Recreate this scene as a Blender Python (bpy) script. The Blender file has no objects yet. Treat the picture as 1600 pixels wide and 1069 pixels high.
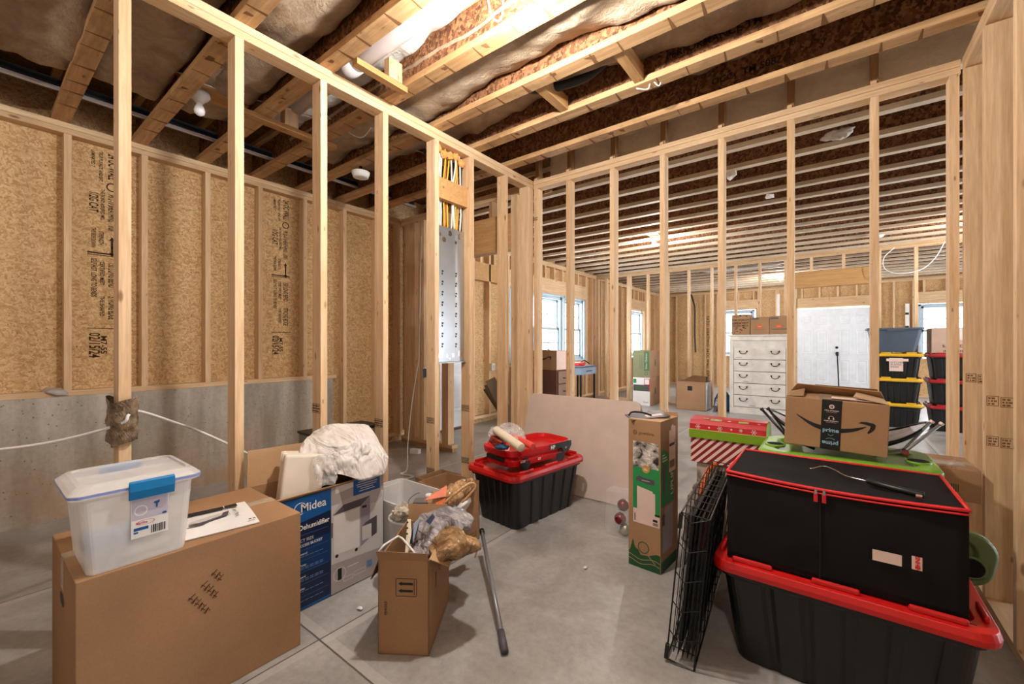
import bpy, bmesh, math, random
from mathutils import Vector, Matrix, noise
random.seed(7)
SC = bpy.context.scene
COL = SC.collection
R = math.radians
EYE = 1.175

# ------------------------------------------------------------------ camera, world, lamps, exposure
cam_data = bpy.data.cameras.new('camera')
cam = bpy.data.objects.new('camera', cam_data)
COL.objects.link(cam)
cam.location = (0, 0, EYE)
cam.rotation_euler = (R(90), 0, math.atan2(501, 655.6))
cam_data.sensor_width = 36
cam_data.lens = 36 * 655.6 / 1600
cam_data.shift_y = 3.9 / 1600
cam_data.clip_start = 0.05
SC.camera = cam

SC.view_settings.view_transform = 'Standard'
SC.view_settings.look = 'None'
SC.view_settings.gamma = 1
SC.view_settings.use_curve_mapping = False
SC.view_settings.exposure = 0.62

world = bpy.data.worlds.new('daylight')
SC.world = world
world.use_nodes = True
wn = world.node_tree
wn.nodes['Background'].inputs[0].default_value = (0.86, 0.93, 1.0, 1)
wn.nodes['Background'].inputs[1].default_value = 14.0

def portal(x, y, z, sx, sz, rz):
    l = bpy.data.lights.new('window_daylight', 'AREA')
    l.shape = 'RECTANGLE'; l.size = sx; l.size_y = sz
    l.cycles.is_portal = True
    o = bpy.data.objects.new('window_daylight', l); COL.objects.link(o)
    o.location = (x, y, z); o.rotation_euler = (R(90), 0, rz)
    return o

# ------------------------------------------------------------------ materials
def lin(c):
    return tuple(((v/255)/12.92 if v/255 <= 0.04045 else ((v/255+0.055)/1.055)**2.4) for v in c) + (1,)

class NT:
    def __init__(s, name):
        s.m = bpy.data.materials.new(name); s.m.use_nodes = True
        s.t = s.m.node_tree; s.b = s.t.nodes['Principled BSDF']; s.out = s.t.nodes['Material Output']
    def n(s, typ, **kw):
        nd = s.t.nodes.new(typ)
        for k, v in kw.items():
            if isinstance(k, str) and hasattr(nd, k): setattr(nd, k, v)
        return nd
    def l(s, a, b): s.t.links.new(a, b)
    def coords(s, scale=(1,1,1), offset=True):
        tc = s.n('ShaderNodeTexCoord'); mp = s.n('ShaderNodeMapping')
        mp.inputs['Scale'].default_value = scale
        if offset:
            oi = s.n('ShaderNodeObjectInfo'); mul = s.n('ShaderNodeVectorMath'); mul.operation = 'MULTIPLY_ADD'
            cb = s.n('ShaderNodeCombineXYZ')
            for i in range(3): s.l(oi.outputs['Random'], cb.inputs[i])
            s.l(cb.outputs[0], mul.inputs[0]); mul.inputs[1].default_value = (37.0, 53.0, 71.0)
            s.l(tc.outputs['Object'], mul.inputs[2]); s.l(mul.outputs[0], mp.inputs['Vector'])
        else: s.l(tc.outputs['Object'], mp.inputs['Vector'])
        return mp.outputs[0]
    def noise(s, vec, scale, detail=4, rough=0.55, dist=0):
        n = s.n('ShaderNodeTexNoise'); s.l(vec, n.inputs['Vector'])
        n.inputs['Scale'].default_value = scale; n.inputs['Detail'].default_value = detail
        n.inputs['Roughness'].default_value = rough; n.inputs['Distortion'].default_value = dist
        return n
    def ramp(s, fac, stops):
        r = s.n('ShaderNodeValToRGB'); s.l(fac, r.inputs[0])
        e = r.color_ramp.elements
        while len(e) < len(stops): e.new(0.5)
        for i, (p, c) in enumerate(stops):
            e[i].position = p; e[i].color = c if len(c) == 4 else lin(c)
        return r.outputs[0]
    def mix(s, fac, a, b, mode='MIX'):
        m = s.n('ShaderNodeMix'); m.data_type = 'RGBA'; m.blend_type = mode
        for sock, v in ((m.inputs[0], fac), (m.inputs[6], a), (m.inputs[7], b)):
            if isinstance(v, (int, float)): sock.default_value = v
            elif isinstance(v, tuple): sock.default_value = v
            else: s.l(v, sock)
        return m.outputs[2]
    def bump(s, h, strength=0.2, dist=0.01):
        b = s.n('ShaderNodeBump'); b.inputs['Strength'].default_value = strength; b.inputs['Distance'].default_value = dist
        s.l(h, b.inputs['Height']); s.l(b.outputs[0], s.b.inputs['Normal'])
    def rough(s, v): s.b.inputs['Roughness'].default_value = v; return s

MATS = {}
def plain(name, c, rough=0.5, metal=0, spec=0.5, emit=None, var=0.0):
    k = NT(name)
    k.b.inputs['Base Color'].default_value = lin(c); k.b.inputs['Roughness'].default_value = rough
    k.b.inputs['Metallic'].default_value = metal; k.b.inputs['Specular IOR Level'].default_value = spec
    v = k.coords()
    n = k.noise(v, 9, 3)
    dark = tuple(max(0, int(q*(1-0.035-var))) for q in c); lite = tuple(min(255, int(q*(1+0.02+var))) for q in c)
    k.l(k.ramp(n.outputs[0], [(0.25, dark), (0.75, lite)]), k.b.inputs['Base Color'])
    if emit:
        k.b.inputs['Emission Color'].default_value = lin(emit[0]); k.b.inputs['Emission Strength'].default_value = emit[1]
    MATS[name] = k.m
    return k.m

def wood(name, axis, light, dark, knots=True, stain=None, rough=0.65):
    """sawn softwood, grain along axis"""
    k = NT(name)
    sc = [14.0, 14.0, 14.0]; sc[axis] = 0.9
    v = k.coords(tuple(sc))
    n1 = k.noise(v, 2.2, 6, 0.6, 0.6)
    w = k.noise(v, 9.0, 2, 0.5, 0.3)
    c = k.ramp(n1.outputs[0], [(0.28, dark), (0.5, tuple((a+b)//2 for a, b in zip(light, dark))), (0.68, light)])
    c2 = k.ramp(w.outputs[0], [(0.35, (228, 226, 224)), (0.62, (255, 255, 255))])
    c = k.mix(0.55, c, c2, 'MULTIPLY')
    # board to board tone
    oi = k.n('ShaderNodeObjectInfo')
    tone = k.ramp(oi.outputs['Random'], [(0.0, (232, 220, 206)), (0.5, (255, 250, 246)), (1.0, (242, 234, 224))])
    c = k.mix(1.0, c, tone, 'MULTIPLY')
    if knots:
        sk = [9.0, 9.0, 9.0]; sk[axis] = 3.2
        vk = k.coords(tuple(sk))
        vo = k.n('ShaderNodeTexVoronoi'); k.l(vk, vo.inputs['Vector']); vo.inputs['Scale'].default_value = 1.0
        kn = k.ramp(vo.outputs['Distance'], [(0.05, (0, 0, 0, 1)), (0.10, (1, 1, 1, 1))])
        vk2 = k.coords(tuple(20.0 if i != axis else 6.0 for i in range(3)))
        vo2 = k.n('ShaderNodeTexVoronoi'); k.l(vk2, vo2.inputs['Vector']); vo2.inputs['Scale'].default_value = 1.0
        kn2 = k.ramp(vo2.outputs['Distance'], [(0.055, (0, 0, 0, 1)), (0.10, (1, 1, 1, 1))])
        c = k.mix(0.65, c, k.mix(kn2, lin((120, 80, 46)), c))
        bri = k.ramp(vo.outputs['Color'], [(0.42, (1, 1, 1, 1)), (0.5, (0, 0, 0, 1))])
        inv = k.mix(1.0, kn, bri, 'LIGHTEN') if False else kn
        col = k.mix(kn, lin((112, 68, 34)), c)
        c = k.mix(bri, c, col) if False else k.mix(0.75, c, col)
    if stain:
        sn = k.noise(k.coords((1.3, 1.3, 1.3)), 2.0, 5, 0.7)
        f = k.ramp(sn.outputs[0], [(0.50, (0, 0, 0, 1)), (0.66, (1, 1, 1, 1))])
        c = k.mix(k.mix(0.6, (0, 0, 0, 1), f), c, lin(stain))
    k.l(c, k.b.inputs['Base Color']); k.b.inputs['Roughness'].default_value = rough
    k.b.inputs['Specular IOR Level'].default_value = 0.25
    k.bump(n1.outputs[0], 0.12, 0.004)
    MATS[name] = k.m
    return k.m

def osb(name, cols, scale=1.0, rough=0.7, specks=True):
    k = NT(name)
    v0 = k.coords((1, 1, 1), offset=True)
    dn = k.noise(v0, 9.0*scale, 2, 0.5)
    add = k.n('ShaderNodeVectorMath'); add.operation = 'MULTIPLY_ADD'
    k.l(dn.outputs['Color'], add.inputs[0]); add.inputs[1].default_value = (0.012, 0.012, 0.012); k.l(v0, add.inputs[2])
    def layer(sc, rot):
        sc = tuple(q*1.35 for q in sc); mp = k.n('ShaderNodeMapping'); mp.vector_type = 'TEXTURE'; mp.inputs['Scale'].default_value = tuple(1/q for q in sc); mp.inputs['Rotation'].default_value = rot
        k.l(add.outputs[0], mp.inputs['Vector'])
        vo = k.n('ShaderNodeTexVoronoi'); k.l(mp.outputs[0], vo.inputs['Vector']); vo.inputs['Scale'].default_value = scale
        sp = k.n('ShaderNodeSeparateColor'); k.l(vo.outputs['Color'], sp.inputs[0])
        return vo, sp
    def cr_(sp, o): return k.ramp(sp.outputs[1], [(0.05, cols[o[0]]), (0.45, cols[o[1]]), (0.95, cols[o[2]])])
    a, asp = layer((60, 95, 15), (0.25, 0.3, 0.0)); c = cr_(asp, (0, 1, 2)); top = asp.outputs[0]
    for sc_, rt_ in (((60, 110, 17), (-0.7, -0.6, 0.0)), ((60, 80, 13), (1.3, 1.2, 0.0)), ((60, 120, 20), (0.85, 0.9, 0.0)), ((60, 85, 16), (-1.25, -1.1, 0.0))):
        b, bsp = layer(sc_, rt_)
        g = k.n('ShaderNodeMath'); g.operation = 'GREATER_THAN'; k.l(bsp.outputs[0], g.inputs[0]); k.l(top, g.inputs[1])
        mxm = k.n('ShaderNodeMath'); mxm.operation = 'MAXIMUM'; k.l(bsp.outputs[0], mxm.inputs[0]); k.l(top, mxm.inputs[1])
        c = k.mix(g.outputs[0], c, cr_(bsp, (0, 1, 2))); top = mxm.outputs[0]
    if specks:
        vs = k.n('ShaderNodeTexVoronoi'); k.l(add.outputs[0], vs.inputs['Vector']); vs.inputs['Scale'].default_value = 42*scale
        sp = k.ramp(vs.outputs['Distance'], [(0.10, (0, 0, 0, 1)), (0.18, (1, 1, 1, 1))])
        gate = k.ramp(k.noise(v0, 5*scale, 2).outputs[0], [(0.5, (1, 1, 1, 1)), (0.62, (0, 0, 0, 1))])
        sp2 = k.mix(1.0, sp, gate, 'LIGHTEN')
        c = k.mix(sp2, lin(tuple(int(q*0.42) for q in cols[0])), c)
    big = k.noise(v0, 1.3, 3)
    c = k.mix(0.5, c, k.ramp(big.outputs[0], [(0.3, (228, 222, 214)), (0.7, (255, 255, 255))]), 'MULTIPLY')
    k.l(c, k.b.inputs['Base Color']); k.b.inputs['Roughness'].default_value = rough
    k.b.inputs['Specular IOR Level'].default_value = 0.25
    k.bump(a.outputs['Distance'], 0.15, 0.003)
    MATS[name] = k.m
    return k.m

def concrete_floor():
    k = NT('concrete_floor')
    v = k.coords((1, 1, 1), offset=False)
    n = k.noise(v, 2.6, 8, 0.62, 0.4); n2 = k.noise(v, 34, 5, 0.7)
    c = k.ramp(n.outputs[0], [(0.28, (136, 131, 126)), (0.5, (160, 156, 151)), (0.72, (186, 183, 178))])
    c = k.mix(0.5, c, k.ramp(n2.outputs[0], [(0.3, (205, 205, 205)), (0.6, (255, 255, 255))]), 'MULTIPLY')
    # saw-cut joints with their paler trowelled edge
    sp = k.n('ShaderNodeSeparateXYZ'); k.l(v, sp.inputs[0])
    wob = k.noise(v, 7, 3)
    def joint(sock, pos, half):
        s1 = k.n('ShaderNodeMath'); s1.operation = 'SUBTRACT'; k.l(sock, s1.inputs[0]); s1.inputs[1].default_value = pos
        w1 = k.n('ShaderNodeMath'); w1.operation = 'MULTIPLY_ADD'; k.l(wob.outputs[0], w1.inputs[0]); w1.inputs[1].default_value = 0.006; k.l(s1.outputs[0], w1.inputs[2])
        ab = k.n('ShaderNodeMath'); ab.operation = 'ABSOLUTE'; k.l(w1.outputs[0], ab.inputs[0])
        dv = k.n('ShaderNodeMath'); dv.operation = 'LESS_THAN'; k.l(ab.outputs[0], dv.inputs[0]); dv.inputs[1].default_value = half
        return dv.outputs[0]
    js = [(0, -1.62), (0, -3.0), (1, 0.864), (0, 0.9), (1, 4.6), (1, 9.0)]
    for ax, p in js:
        c = k.mix(joint(sp.outputs[ax], p + 0.02, 0.022), c, k.mix(0.30, c, lin((205, 200, 193))))
    for ax, p in js:
        c = k.mix(joint(sp.outputs[ax], p, 0.0035), c, lin((96, 86, 78)))
    k.l(c, k.b.inputs['Base Color'])
    k.l(k.ramp(n.outputs[0], [(0.3, (0.28, 0.28, 0.28, 1)), (0.7, (0.46, 0.46, 0.46, 1))]), k.b.inputs['Roughness'])
    k.bump(n2.outputs[0], 0.08, 0.003)
    return k.m

def concrete_wall():
    k = NT('concrete_wall')
    v = k.coords((1, 1, 1), offset=False)
    vs = k.coords((5, 5, 0.7), offset=False)
    n = k.noise(vs, 1.2, 6, 0.6); n2 = k.noise(v, 40, 4, 0.7)
    c = k.ramp(n.outputs[0], [(0.3, (146, 138, 126)), (0.5, (176, 167, 154)), (0.7, (198, 190, 178))])
    vo = k.n('ShaderNodeTexVoronoi'); k.l(v, vo.inputs['Vector']); vo.inputs['Scale'].default_value = 26
    pit = k.ramp(vo.outputs['Distance'], [(0.07, (0, 0, 0, 1)), (0.13, (1, 1, 1, 1))])
    c = k.mix(pit, lin((96, 84, 68)), c)
    c = k.mix(0.4, c, k.ramp(n2.outputs[0], [(0.3, (195, 190, 185)), (0.6, (255, 255, 255))]), 'MULTIPLY')
    # clay splashed up from the footing
    sp = k.n('ShaderNodeSeparateXYZ'); k.l(v, sp.inputs[0])
    f = k.ramp(sp.outputs[2], [(0.05, (1, 1, 1, 1)), (0.60, (0, 0, 0, 1))])
    f2 = k.mix(1.0, f, k.ramp(k.noise(v, 3, 5).outputs[0], [(0.35, (0, 0, 0, 1)), (0.7, (0.7, 0.7, 0.7, 1))]), 'MULTIPLY')
    c = k.mix(f2, c, lin((176, 138, 96)))
    k.l(c, k.b.inputs['Base Color']); k.b.inputs['Roughness'].default_value = 0.85
    k.bump(n2.outputs[0], 0.25, 0.004)
    return k.m

def batt(name, c1, c2):
    k = NT(name)
    v = k.coords((1, 1, 1), offset=False)
    n = k.noise(v, 5, 8, 0.7, 0.5)
    k.l(k.ramp(n.outputs[0], [(0.3, c1), (0.7, c2)]), k.b.inputs['Base Color'])
    k.b.inputs['Roughness'].default_value = 1.0; k.b.inputs['Specular IOR Level'].default_value = 0.1
    n9 = k.noise(v, 38, 5, 0.7, 0.4); k.bump(k.mix(0.5, n.outputs[0], n9.outputs[0]), 0.8, 0.025)
    return k.m

def card(name, c):
    k = NT(name)
    v = k.coords((1, 1, 1))
    n = k.noise(v, 3, 4); f = k.noise(v, 160, 2, 0.8)
    dk = tuple(int(q*0.90) for q in c)
    col = k.ramp(n.outputs[0], [(0.3, dk), (0.7, c)])
    col = k.mix(0.35, col, k.ramp(f.outputs[0], [(0.3, (205, 205, 205)), (0.7, (255, 255, 255))]), 'MULTIPLY')
    k.l(col, k.b.inputs['Base Color']); k.b.inputs['Roughness'].default_value = 0.75
    k.b.inputs['Specular IOR Level'].default_value = 0.25
    MATS[name] = k.m
    return k.m

def film(name, c, opacity=0.45, rough=0.25, wrinkle=False, var=0.25):
    """clear or milky plastic: part see-through, part scattering"""
    k = NT(name)
    tr = k.n('ShaderNodeBsdfTransparent'); mx = k.n('ShaderNodeMixShader')
    k.b.inputs['Base Color'].default_value = lin(c); k.b.inputs['Roughness'].default_value = rough
    k.b.inputs['Specular IOR Level'].default_value = 0.6
    v = k.coords()
    n = k.noise(v, 14 if not wrinkle else 22, 4, 0.6, 0.5)
    r = k.ramp(n.outputs[0], [(0.3, (opacity*(1-var),)*3+(1,)), (0.7, (min(1, opacity*(1+var)),)*3+(1,))])
    k.l(r, mx.inputs[0]); k.l(tr.outputs[0], mx.inputs[1]); k.l(k.b.outputs[0], mx.inputs[2])
    k.l(mx.outputs[0], k.out.inputs['Surface'])
    if wrinkle: k.bump(n.outputs[0], 0.7, 0.01)
    MATS[name] = k.m
    return k.m

def crumple(name, c1, c2, rough=0.35, sc=9):
    k = NT(name)
    v = k.coords()
    n = k.noise(v, sc, 3, 0.5, 0.8)
    k.l(k.ramp(n.outputs[0], [(0.35, c1), (0.65, c2)]), k.b.inputs['Base Color'])
    k.b.inputs['Roughness'].default_value = rough
    vf = k.coords((1, 2.6, 1.5)); rd = k.noise(vf, sc*0.8, 2.5, 0.55, 0.9)
    a1 = k.n('ShaderNodeMath'); a1.operation = 'SUBTRACT'; k.l(rd.outputs[0], a1.inputs[0]); a1.inputs[1].default_value = .5
    a2 = k.n('ShaderNodeMath'); a2.operation = 'ABSOLUTE'; k.l(a1.outputs[0], a2.inputs[0])
    k.bump(a2.outputs[0], 1.0, 0.36/sc)
    MATS[name] = k.m
    return k.m

PL, PD = (237, 211, 177), (214, 180, 140)
WX = wood('pine_grain_x', 0, PL, PD); WY = wood('pine_grain_y', 1, PL, PD); WZ = wood('pine_grain_z', 2, PL, PD)
FX = wood('joist_flange_wood', 0, (220, 184, 138), (180, 142, 100), knots=True, stain=(140, 104, 72))
FXP = wood('daylit_flange_wood', 0, (232, 218, 198), (206, 188, 162), knots=False, stain=(170, 158, 144))  # paler flange copy for the back room, bounced daylight put into the colour
FY = wood('blocking_wood', 1, (206, 168, 116), (166, 122, 76))
BRWN = wood('brown_cripple_wood', 2, (188, 150, 110), (156, 120, 84), knots=False)
HDR = wood('beam_wood', 0, (214, 172, 118), (190, 146, 96))
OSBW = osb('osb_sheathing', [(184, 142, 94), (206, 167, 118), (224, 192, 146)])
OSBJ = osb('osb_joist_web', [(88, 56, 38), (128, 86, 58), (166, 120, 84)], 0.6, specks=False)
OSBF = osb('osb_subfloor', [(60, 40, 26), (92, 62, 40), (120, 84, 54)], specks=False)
FLOOR = concrete_floor(); CWALL = concrete_wall()
BATT = batt('insulation_batt', (150, 128, 106), (200, 180, 156)); BATL = batt('brightened_insulation_batt', (218, 202, 180), (242, 232, 216)); BATW = batt('white_insulation', (205, 200, 192), (244, 242, 236))  # second batt colour is brightened to offset the shade above the long partition
CARD = card('cardboard', (174, 134, 98)); CARDL = card('cardboard_light', (200, 162, 122)); CARDD = card('cardboard_dark', (120, 82, 54))
WHITE = plain('white_plastic', (232, 228, 224), 0.4); PAPER = plain('white_paper', (236, 232, 228), 0.7)
BLACK = plain('black_ink', (22, 20, 19), 0.5); INK = plain('stamp_ink', (66, 44, 28), 0.9, spec=0.1); BPL = plain('black_plastic', (17, 18, 17), 0.42)
BMET = plain('black_wire', (14, 14, 15), 0.3, 0.3); REDP = plain('red_plastic', (196, 24, 22), 0.38); REDZ = plain('red_trim', (214, 34, 36), 0.5)
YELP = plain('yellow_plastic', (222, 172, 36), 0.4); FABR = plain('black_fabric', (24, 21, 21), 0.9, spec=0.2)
GRN = plain('lime_plastic', (112, 160, 34), 0.42); GRND = plain('sage_plastic', (86, 104, 62), 0.45); LGRN = plain('light_green_print', (124, 160, 20), 0.6)
EMER = plain('emerald_print', (36, 138, 74), 0.6); DGRN = plain('dark_green_print', (22, 76, 36), 0.6)
BLUE = plain('blue_print', (8, 84, 150), 0.45); NAVY = plain('navy_print', (10, 30, 66), 0.45); CYAN = plain('blue_latch', (0, 118, 182), 0.35)
GREYP = plain('grey_print', (168, 158, 156), 0.5); LGREY = plain('light_grey_print', (206, 200, 198), 0.5); DGREY = plain('dark_grey_print', (84, 76, 84), 0.5)
STEEL = plain('galvanised_steel', (178, 182, 186), 0.32, 0.85); CHROME = plain('chrome', (200, 200, 205), 0.15, 1.0); GMET = plain('grey_pole', (132, 130, 130), 0.35, 0.3)
SLATE = plain('slate_tote_plastic', (74, 86, 100), 0.45); RESIN = plain('table_resin', (206, 188, 176), 0.6); FOAM = plain('styrofoam', (236, 224, 208), 0.8)
MAROON = plain('maroon_print', (122, 22, 32), 0.5); PINKW = plain('pinkish_white_print', (226, 198, 186), 0.6); ORNG = plain('orange_print', (214, 96, 32), 0.5)
PAINTW = plain('white_painted_door', (232, 236, 242), 0.45); ANTW = plain('antique_white_paint', (220, 212, 202), 0.55, var=0.04)
VINYL = plain('window_vinyl', (178, 196, 206), 0.4); YELW = plain('yellow_cable', (214, 178, 32), 0.45); ORF = plain('spray_foam_orange', (236, 160, 88), 0.8)
CABW = plain('white_cable', (228, 224, 220), 0.45); CABR = plain('red_pipe', (190, 74, 44), 0.45); PIPEB = plain('black_pipe', (30, 38, 42), 0.5)
PVC = plain('white_pvc', (224, 216, 216), 0.35); TAPE = crumple('brown_tape_wrap', (84, 66, 46), (136, 112, 86), 0.25, 30)
BAGW = crumple('white_foam_sheet', (214, 204, 196), (240, 232, 226), 0.55, 7); BAGG = crumple('grey_plastic_bag', (120, 114, 118), (176, 170, 172), 0.17, 9)
BAGT = crumple('tan_plastic_bag', (150, 108, 72), (206, 164, 118), 0.17, 10); BAGB = crumple('brown_plastic_bag', (104, 76, 48), (176, 138, 96), 0.17, 11)
CLEAR = film('clear_tote_plastic', (250, 247, 245), 0.42, 0.3, var=0.06); CLEAR2 = film('clear_bag_film', (240, 236, 234), 0.30, 0.15, True); MILK = film('milky_plastic', (236, 234, 234), 0.70, 0.35, var=0.06)
GLASS = film('window_glass', (235, 245, 250), 0.06, 0.02)
PICT = crumple('printed_photo', (40, 36, 34), (220, 210, 200), 0.6, 24)
WRAPR = plain('red_gift_print', (184, 26, 30), 0.45); OBLUE = plain('outlet_box_blue', (92, 116, 140), 0.5); COPPER = plain('wood_brown', (96, 52, 34), 0.5)
BALLR = plain('red_ornament', (120, 30, 36), 0.25, 0.5); BALLS = plain('silver_ornament', (170, 166, 152), 0.3, 0.7)
BULB = plain('bulb_glass', (238, 236, 240), 0.25)
LIT = NT('lit_bulb'); LIT.b.inputs['Emission Color'].default_value = (1, 0.86, 0.66, 1); LIT.b.inputs['Emission Strength'].default_value = 40; LIT = LIT.m
FAINT = plain('faint_mark', (128, 92, 60), 0.9, spec=0.1)
STIK = plain('stick_wood', (222, 206, 180), 0.6); TAPEC = film('clear_tape', (220, 200, 176), 0.5, 0.1)

CLEAR3 = film('clear_pack_film', (236, 234, 234), 0.16, 0.1, var=.1)
def stripes():
    k = NT('candy_stripes'); v = k.coords((1, 1, 1), offset=False)
    sp = k.n('ShaderNodeSeparateXYZ'); k.l(v, sp.inputs[0])
    a = k.n('ShaderNodeMath'); a.operation = 'SUBTRACT'; k.l(sp.outputs[0], a.inputs[0]); k.l(sp.outputs[2], a.inputs[1])
    m = k.n('ShaderNodeMath'); m.operation = 'MULTIPLY'; k.l(a.outputs[0], m.inputs[0]); m.inputs[1].default_value = 1/0.042
    fr = k.n('ShaderNodeMath'); fr.operation = 'FRACT'; k.l(m.outputs[0], fr.inputs[0])
    gt = k.n('ShaderNodeMath'); gt.operation = 'GREATER_THAN'; k.l(fr.outputs[0], gt.inputs[0]); gt.inputs[1].default_value = 0.5
    k.l(k.mix(gt.outputs[0], lin((138, 24, 34)), lin((232, 206, 192))), k.b.inputs['Base Color']); k.b.inputs['Roughness'].default_value = 0.5
    return k.m
CANDY = stripes()

# ------------------------------------------------------------------ mesh helpers
class MB:
    def __init__(s): s.bm = bmesh.new()
    def box(s, x0, y0, z0, x1, y1, z1, M=None):
        c = Vector(((x0+x1)/2, (y0+y1)/2, (z0+z1)/2))
        T = Matrix.Translation(c) @ Matrix.Diagonal((abs(x1-x0), abs(y1-y0), abs(z1-z0), 1))
        if M is not None: T = M @ T
        bmesh.ops.create_cube(s.bm, size=1, matrix=T); return s
    def poly(s, pts, h=(0, 0, 0)):
        """prism: closed outline pts swept by vector h"""
        a = [s.bm.verts.new(p) for p in pts]
        if Vector(h).length > 0:
            b = [s.bm.verts.new(Vector(p)+Vector(h)) for p in pts]
            s.bm.faces.new(a[::-1]); s.bm.faces.new(b); n = len(a)
            for i in range(n): s.bm.faces.new((a[i], a[(i+1) % n], b[(i+1) % n], b[i]))
        else: s.bm.faces.new(a)
        return s
    def tube(s, pts, r, n=8, cap=True, r2=None):
        P = [Vector(p) for p in pts]; rings = []
        up = None
        for i, p in enumerate(P):
            d = (P[min(i+1, len(P)-1)] - P[max(i-1, 0)]).normalized()
            if up is None: up = d.orthogonal().normalized()
            up = (up - d*up.dot(d)).normalized() if (up - d*up.dot(d)).length > 1e-6 else d.orthogonal().normalized()
            sd = d.cross(up); rr = r if r2 is None else r + (r2-r)*i/(len(P)-1)
            rings.append([s.bm.verts.new(p + (up*math.cos(2*math.pi*j/n) + sd*math.sin(2*math.pi*j/n))*rr) for j in range(n)])
        for a, b in zip(rings, rings[1:]):
            for j in range(n): s.bm.faces.new((a[j], a[(j+1) % n], b[(j+1) % n], b[j]))
        if cap: s.bm.faces.new(rings[0][::-1]); s.bm.faces.new(rings[-1])
        return s
    def lathe(s, prof, c=(0, 0, 0), n=24, M=None, sx=1, sy=1):
        rings = []
        for r, z in prof:
            ring = []
            for j in range(n):
                a = 2*math.pi*j/n; p = Vector((r*math.cos(a)*sx, r*math.sin(a)*sy, z))
                p = (M @ p) if M is not None else p
                ring.append(s.bm.verts.new(p + Vector(c)))
            rings.append(ring)
        for a, b in zip(rings, rings[1:]):
            for j in range(n): s.bm.faces.new((a[j], a[(j+1) % n], b[(j+1) % n], b[j]))
        s.bm.faces.new(rings[0][::-1]); s.bm.faces.new(rings[-1])
        return s
    def rrect(s, w, d, r, n=5):
        pts = []
        for cx, cy, a0 in ((w/2-r, d/2-r, 0), (-w/2+r, d/2-r, 90), (-w/2+r, -d/2+r, 180), (w/2-r, -d/2+r, 270)):
            for i in range(n+1):
                a = R(a0 + 90*i/n); pts.append((cx+r*math.cos(a), cy+r*math.sin(a)))
        return pts
    def loft(s, secs, cap0=True, cap1=True):
        """secs: list of closed loops of 3-D points with equal count"""
        rings = [[s.bm.verts.new(p) for p in sec] for sec in secs]; n = len(rings[0])
        for a, b in zip(rings, rings[1:]):
            for j in range(n): s.bm.faces.new((a[j], a[(j+1) % n], b[(j+1) % n], b[j]))
        if cap0: s.bm.faces.new(rings[0][::-1])
        if cap1: s.bm.faces.new(rings[-1])
        return s
    def grid(s, f, nu, nv):
        V = [[s.bm.verts.new(f(i/nu, j/nv)) for j in range(nv+1)] for i in range(nu+1)]
        for i in range(nu):
            for j in range(nv): s.bm.faces.new((V[i][j], V[i+1][j], V[i+1][j+1], V[i][j+1]))
        return s
    def build(s, name, mat, parent=None, bevel=0, smooth=False, solid=0, seg=2):
        me = bpy.data.meshes.new(name)
        bmesh.ops.recalc_face_normals(s.bm, faces=s.bm.faces[:])
        s.bm.to_mesh(me); s.bm.free()
        for m in (mat if isinstance(mat, (list, tuple)) else [mat]): me.materials.append(m)
        o = bpy.data.objects.new(name, me); COL.objects.link(o)
        if parent is not None: o.parent = parent
        if solid:
            md = o.modifiers.new('solid', 'SOLIDIFY'); md.thickness = solid
        if bevel:
            md = o.modifiers.new('bevel', 'BEVEL'); md.width = bevel; md.segments = seg; md.limit_method = 'ANGLE'
        if smooth:
            for p in me.polygons: p.use_smooth = True
        return o

def tag(o, label=None, cat=None, group=None, kind=None):
    if label: o['label'] = label
    if cat: o['category'] = cat
    if group: o['group'] = group
    if kind: o['kind'] = kind
    return o
def thing(name, label, cat, loc=(0, 0, 0), rz=0, group=None, kind=None, rot=None):
    o = bpy.data.objects.new(name, None); COL.objects.link(o); o.empty_display_size = 0.1
    o.location = loc; o.rotation_euler = rot if rot else (0, 0, rz)
    return tag(o, label, cat, group, kind)
def bx(name, mat, parent, x0, y0, z0, x1, y1, z1, bevel=0.0):
    return MB().box(x0, y0, z0, x1, y1, z1).build(name, mat, parent, bevel)
def copy_tree(o, parent=None):
    c = o.copy(); COL.objects.link(c)
    if parent is not None: c.parent = parent
    for ch in list(o.children): copy_tree(ch, c)
    return c
def frame(origin, ux, uy):
    ux = Vector(ux).normalized(); uy = Vector(uy).normalized(); uz = ux.cross(uy)
    M = Matrix((ux, uy, uz)).transposed().to_4x4(); M.translation = Vector(origin)
    return M
def text(s, parent, origin, ux, uy, size, mat, name='lettering', bold=0.0, sx=1.0, lift=0.0008, align='LEFT', shear=0):
    cu = bpy.data.curves.new('t', 'FONT'); cu.body = s; cu.size = size; cu.align_x = align; cu.offset = bold*size; cu.shear = shear; cu.resolution_u = 3
    cu.space_line = 0.9
    to = bpy.data.objects.new('t', cu); COL.objects.link(to)
    dg = bpy.context.evaluated_depsgraph_get(); dg.update()
    me = bpy.data.meshes.new_from_object(to.evaluated_get(dg))
    bpy.data.objects.remove(to); bpy.data.curves.remove(cu)
    M = frame(origin, ux, uy) @ Matrix.Translation((0, 0, lift)) @ Matrix.Diagonal((sx, 1, 1, 1))
    me.transform(M); me.name = name; me.materials.clear(); me.materials.append(mat)
    o = bpy.data.objects.new(name, me); COL.objects.link(o); o.parent = parent
    return o
def decal(name, mat, parent, origin, ux, uy, pts, lift=0.0006):
    """flat printed shape, pts in the plane of ux, uy"""
    M = frame(origin, ux, uy); b = MB()
    for pl in (pts if isinstance(pts[0][0], (tuple, list)) else [pts]):
        b.poly([M @ Vector((p[0], p[1], lift)) for p in pl])
    return b.build(name, mat, parent)
def rect(x0, y0, x1, y1): return [(x0, y0), (x1, y0), (x1, y1), (x0, y1)]
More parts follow.
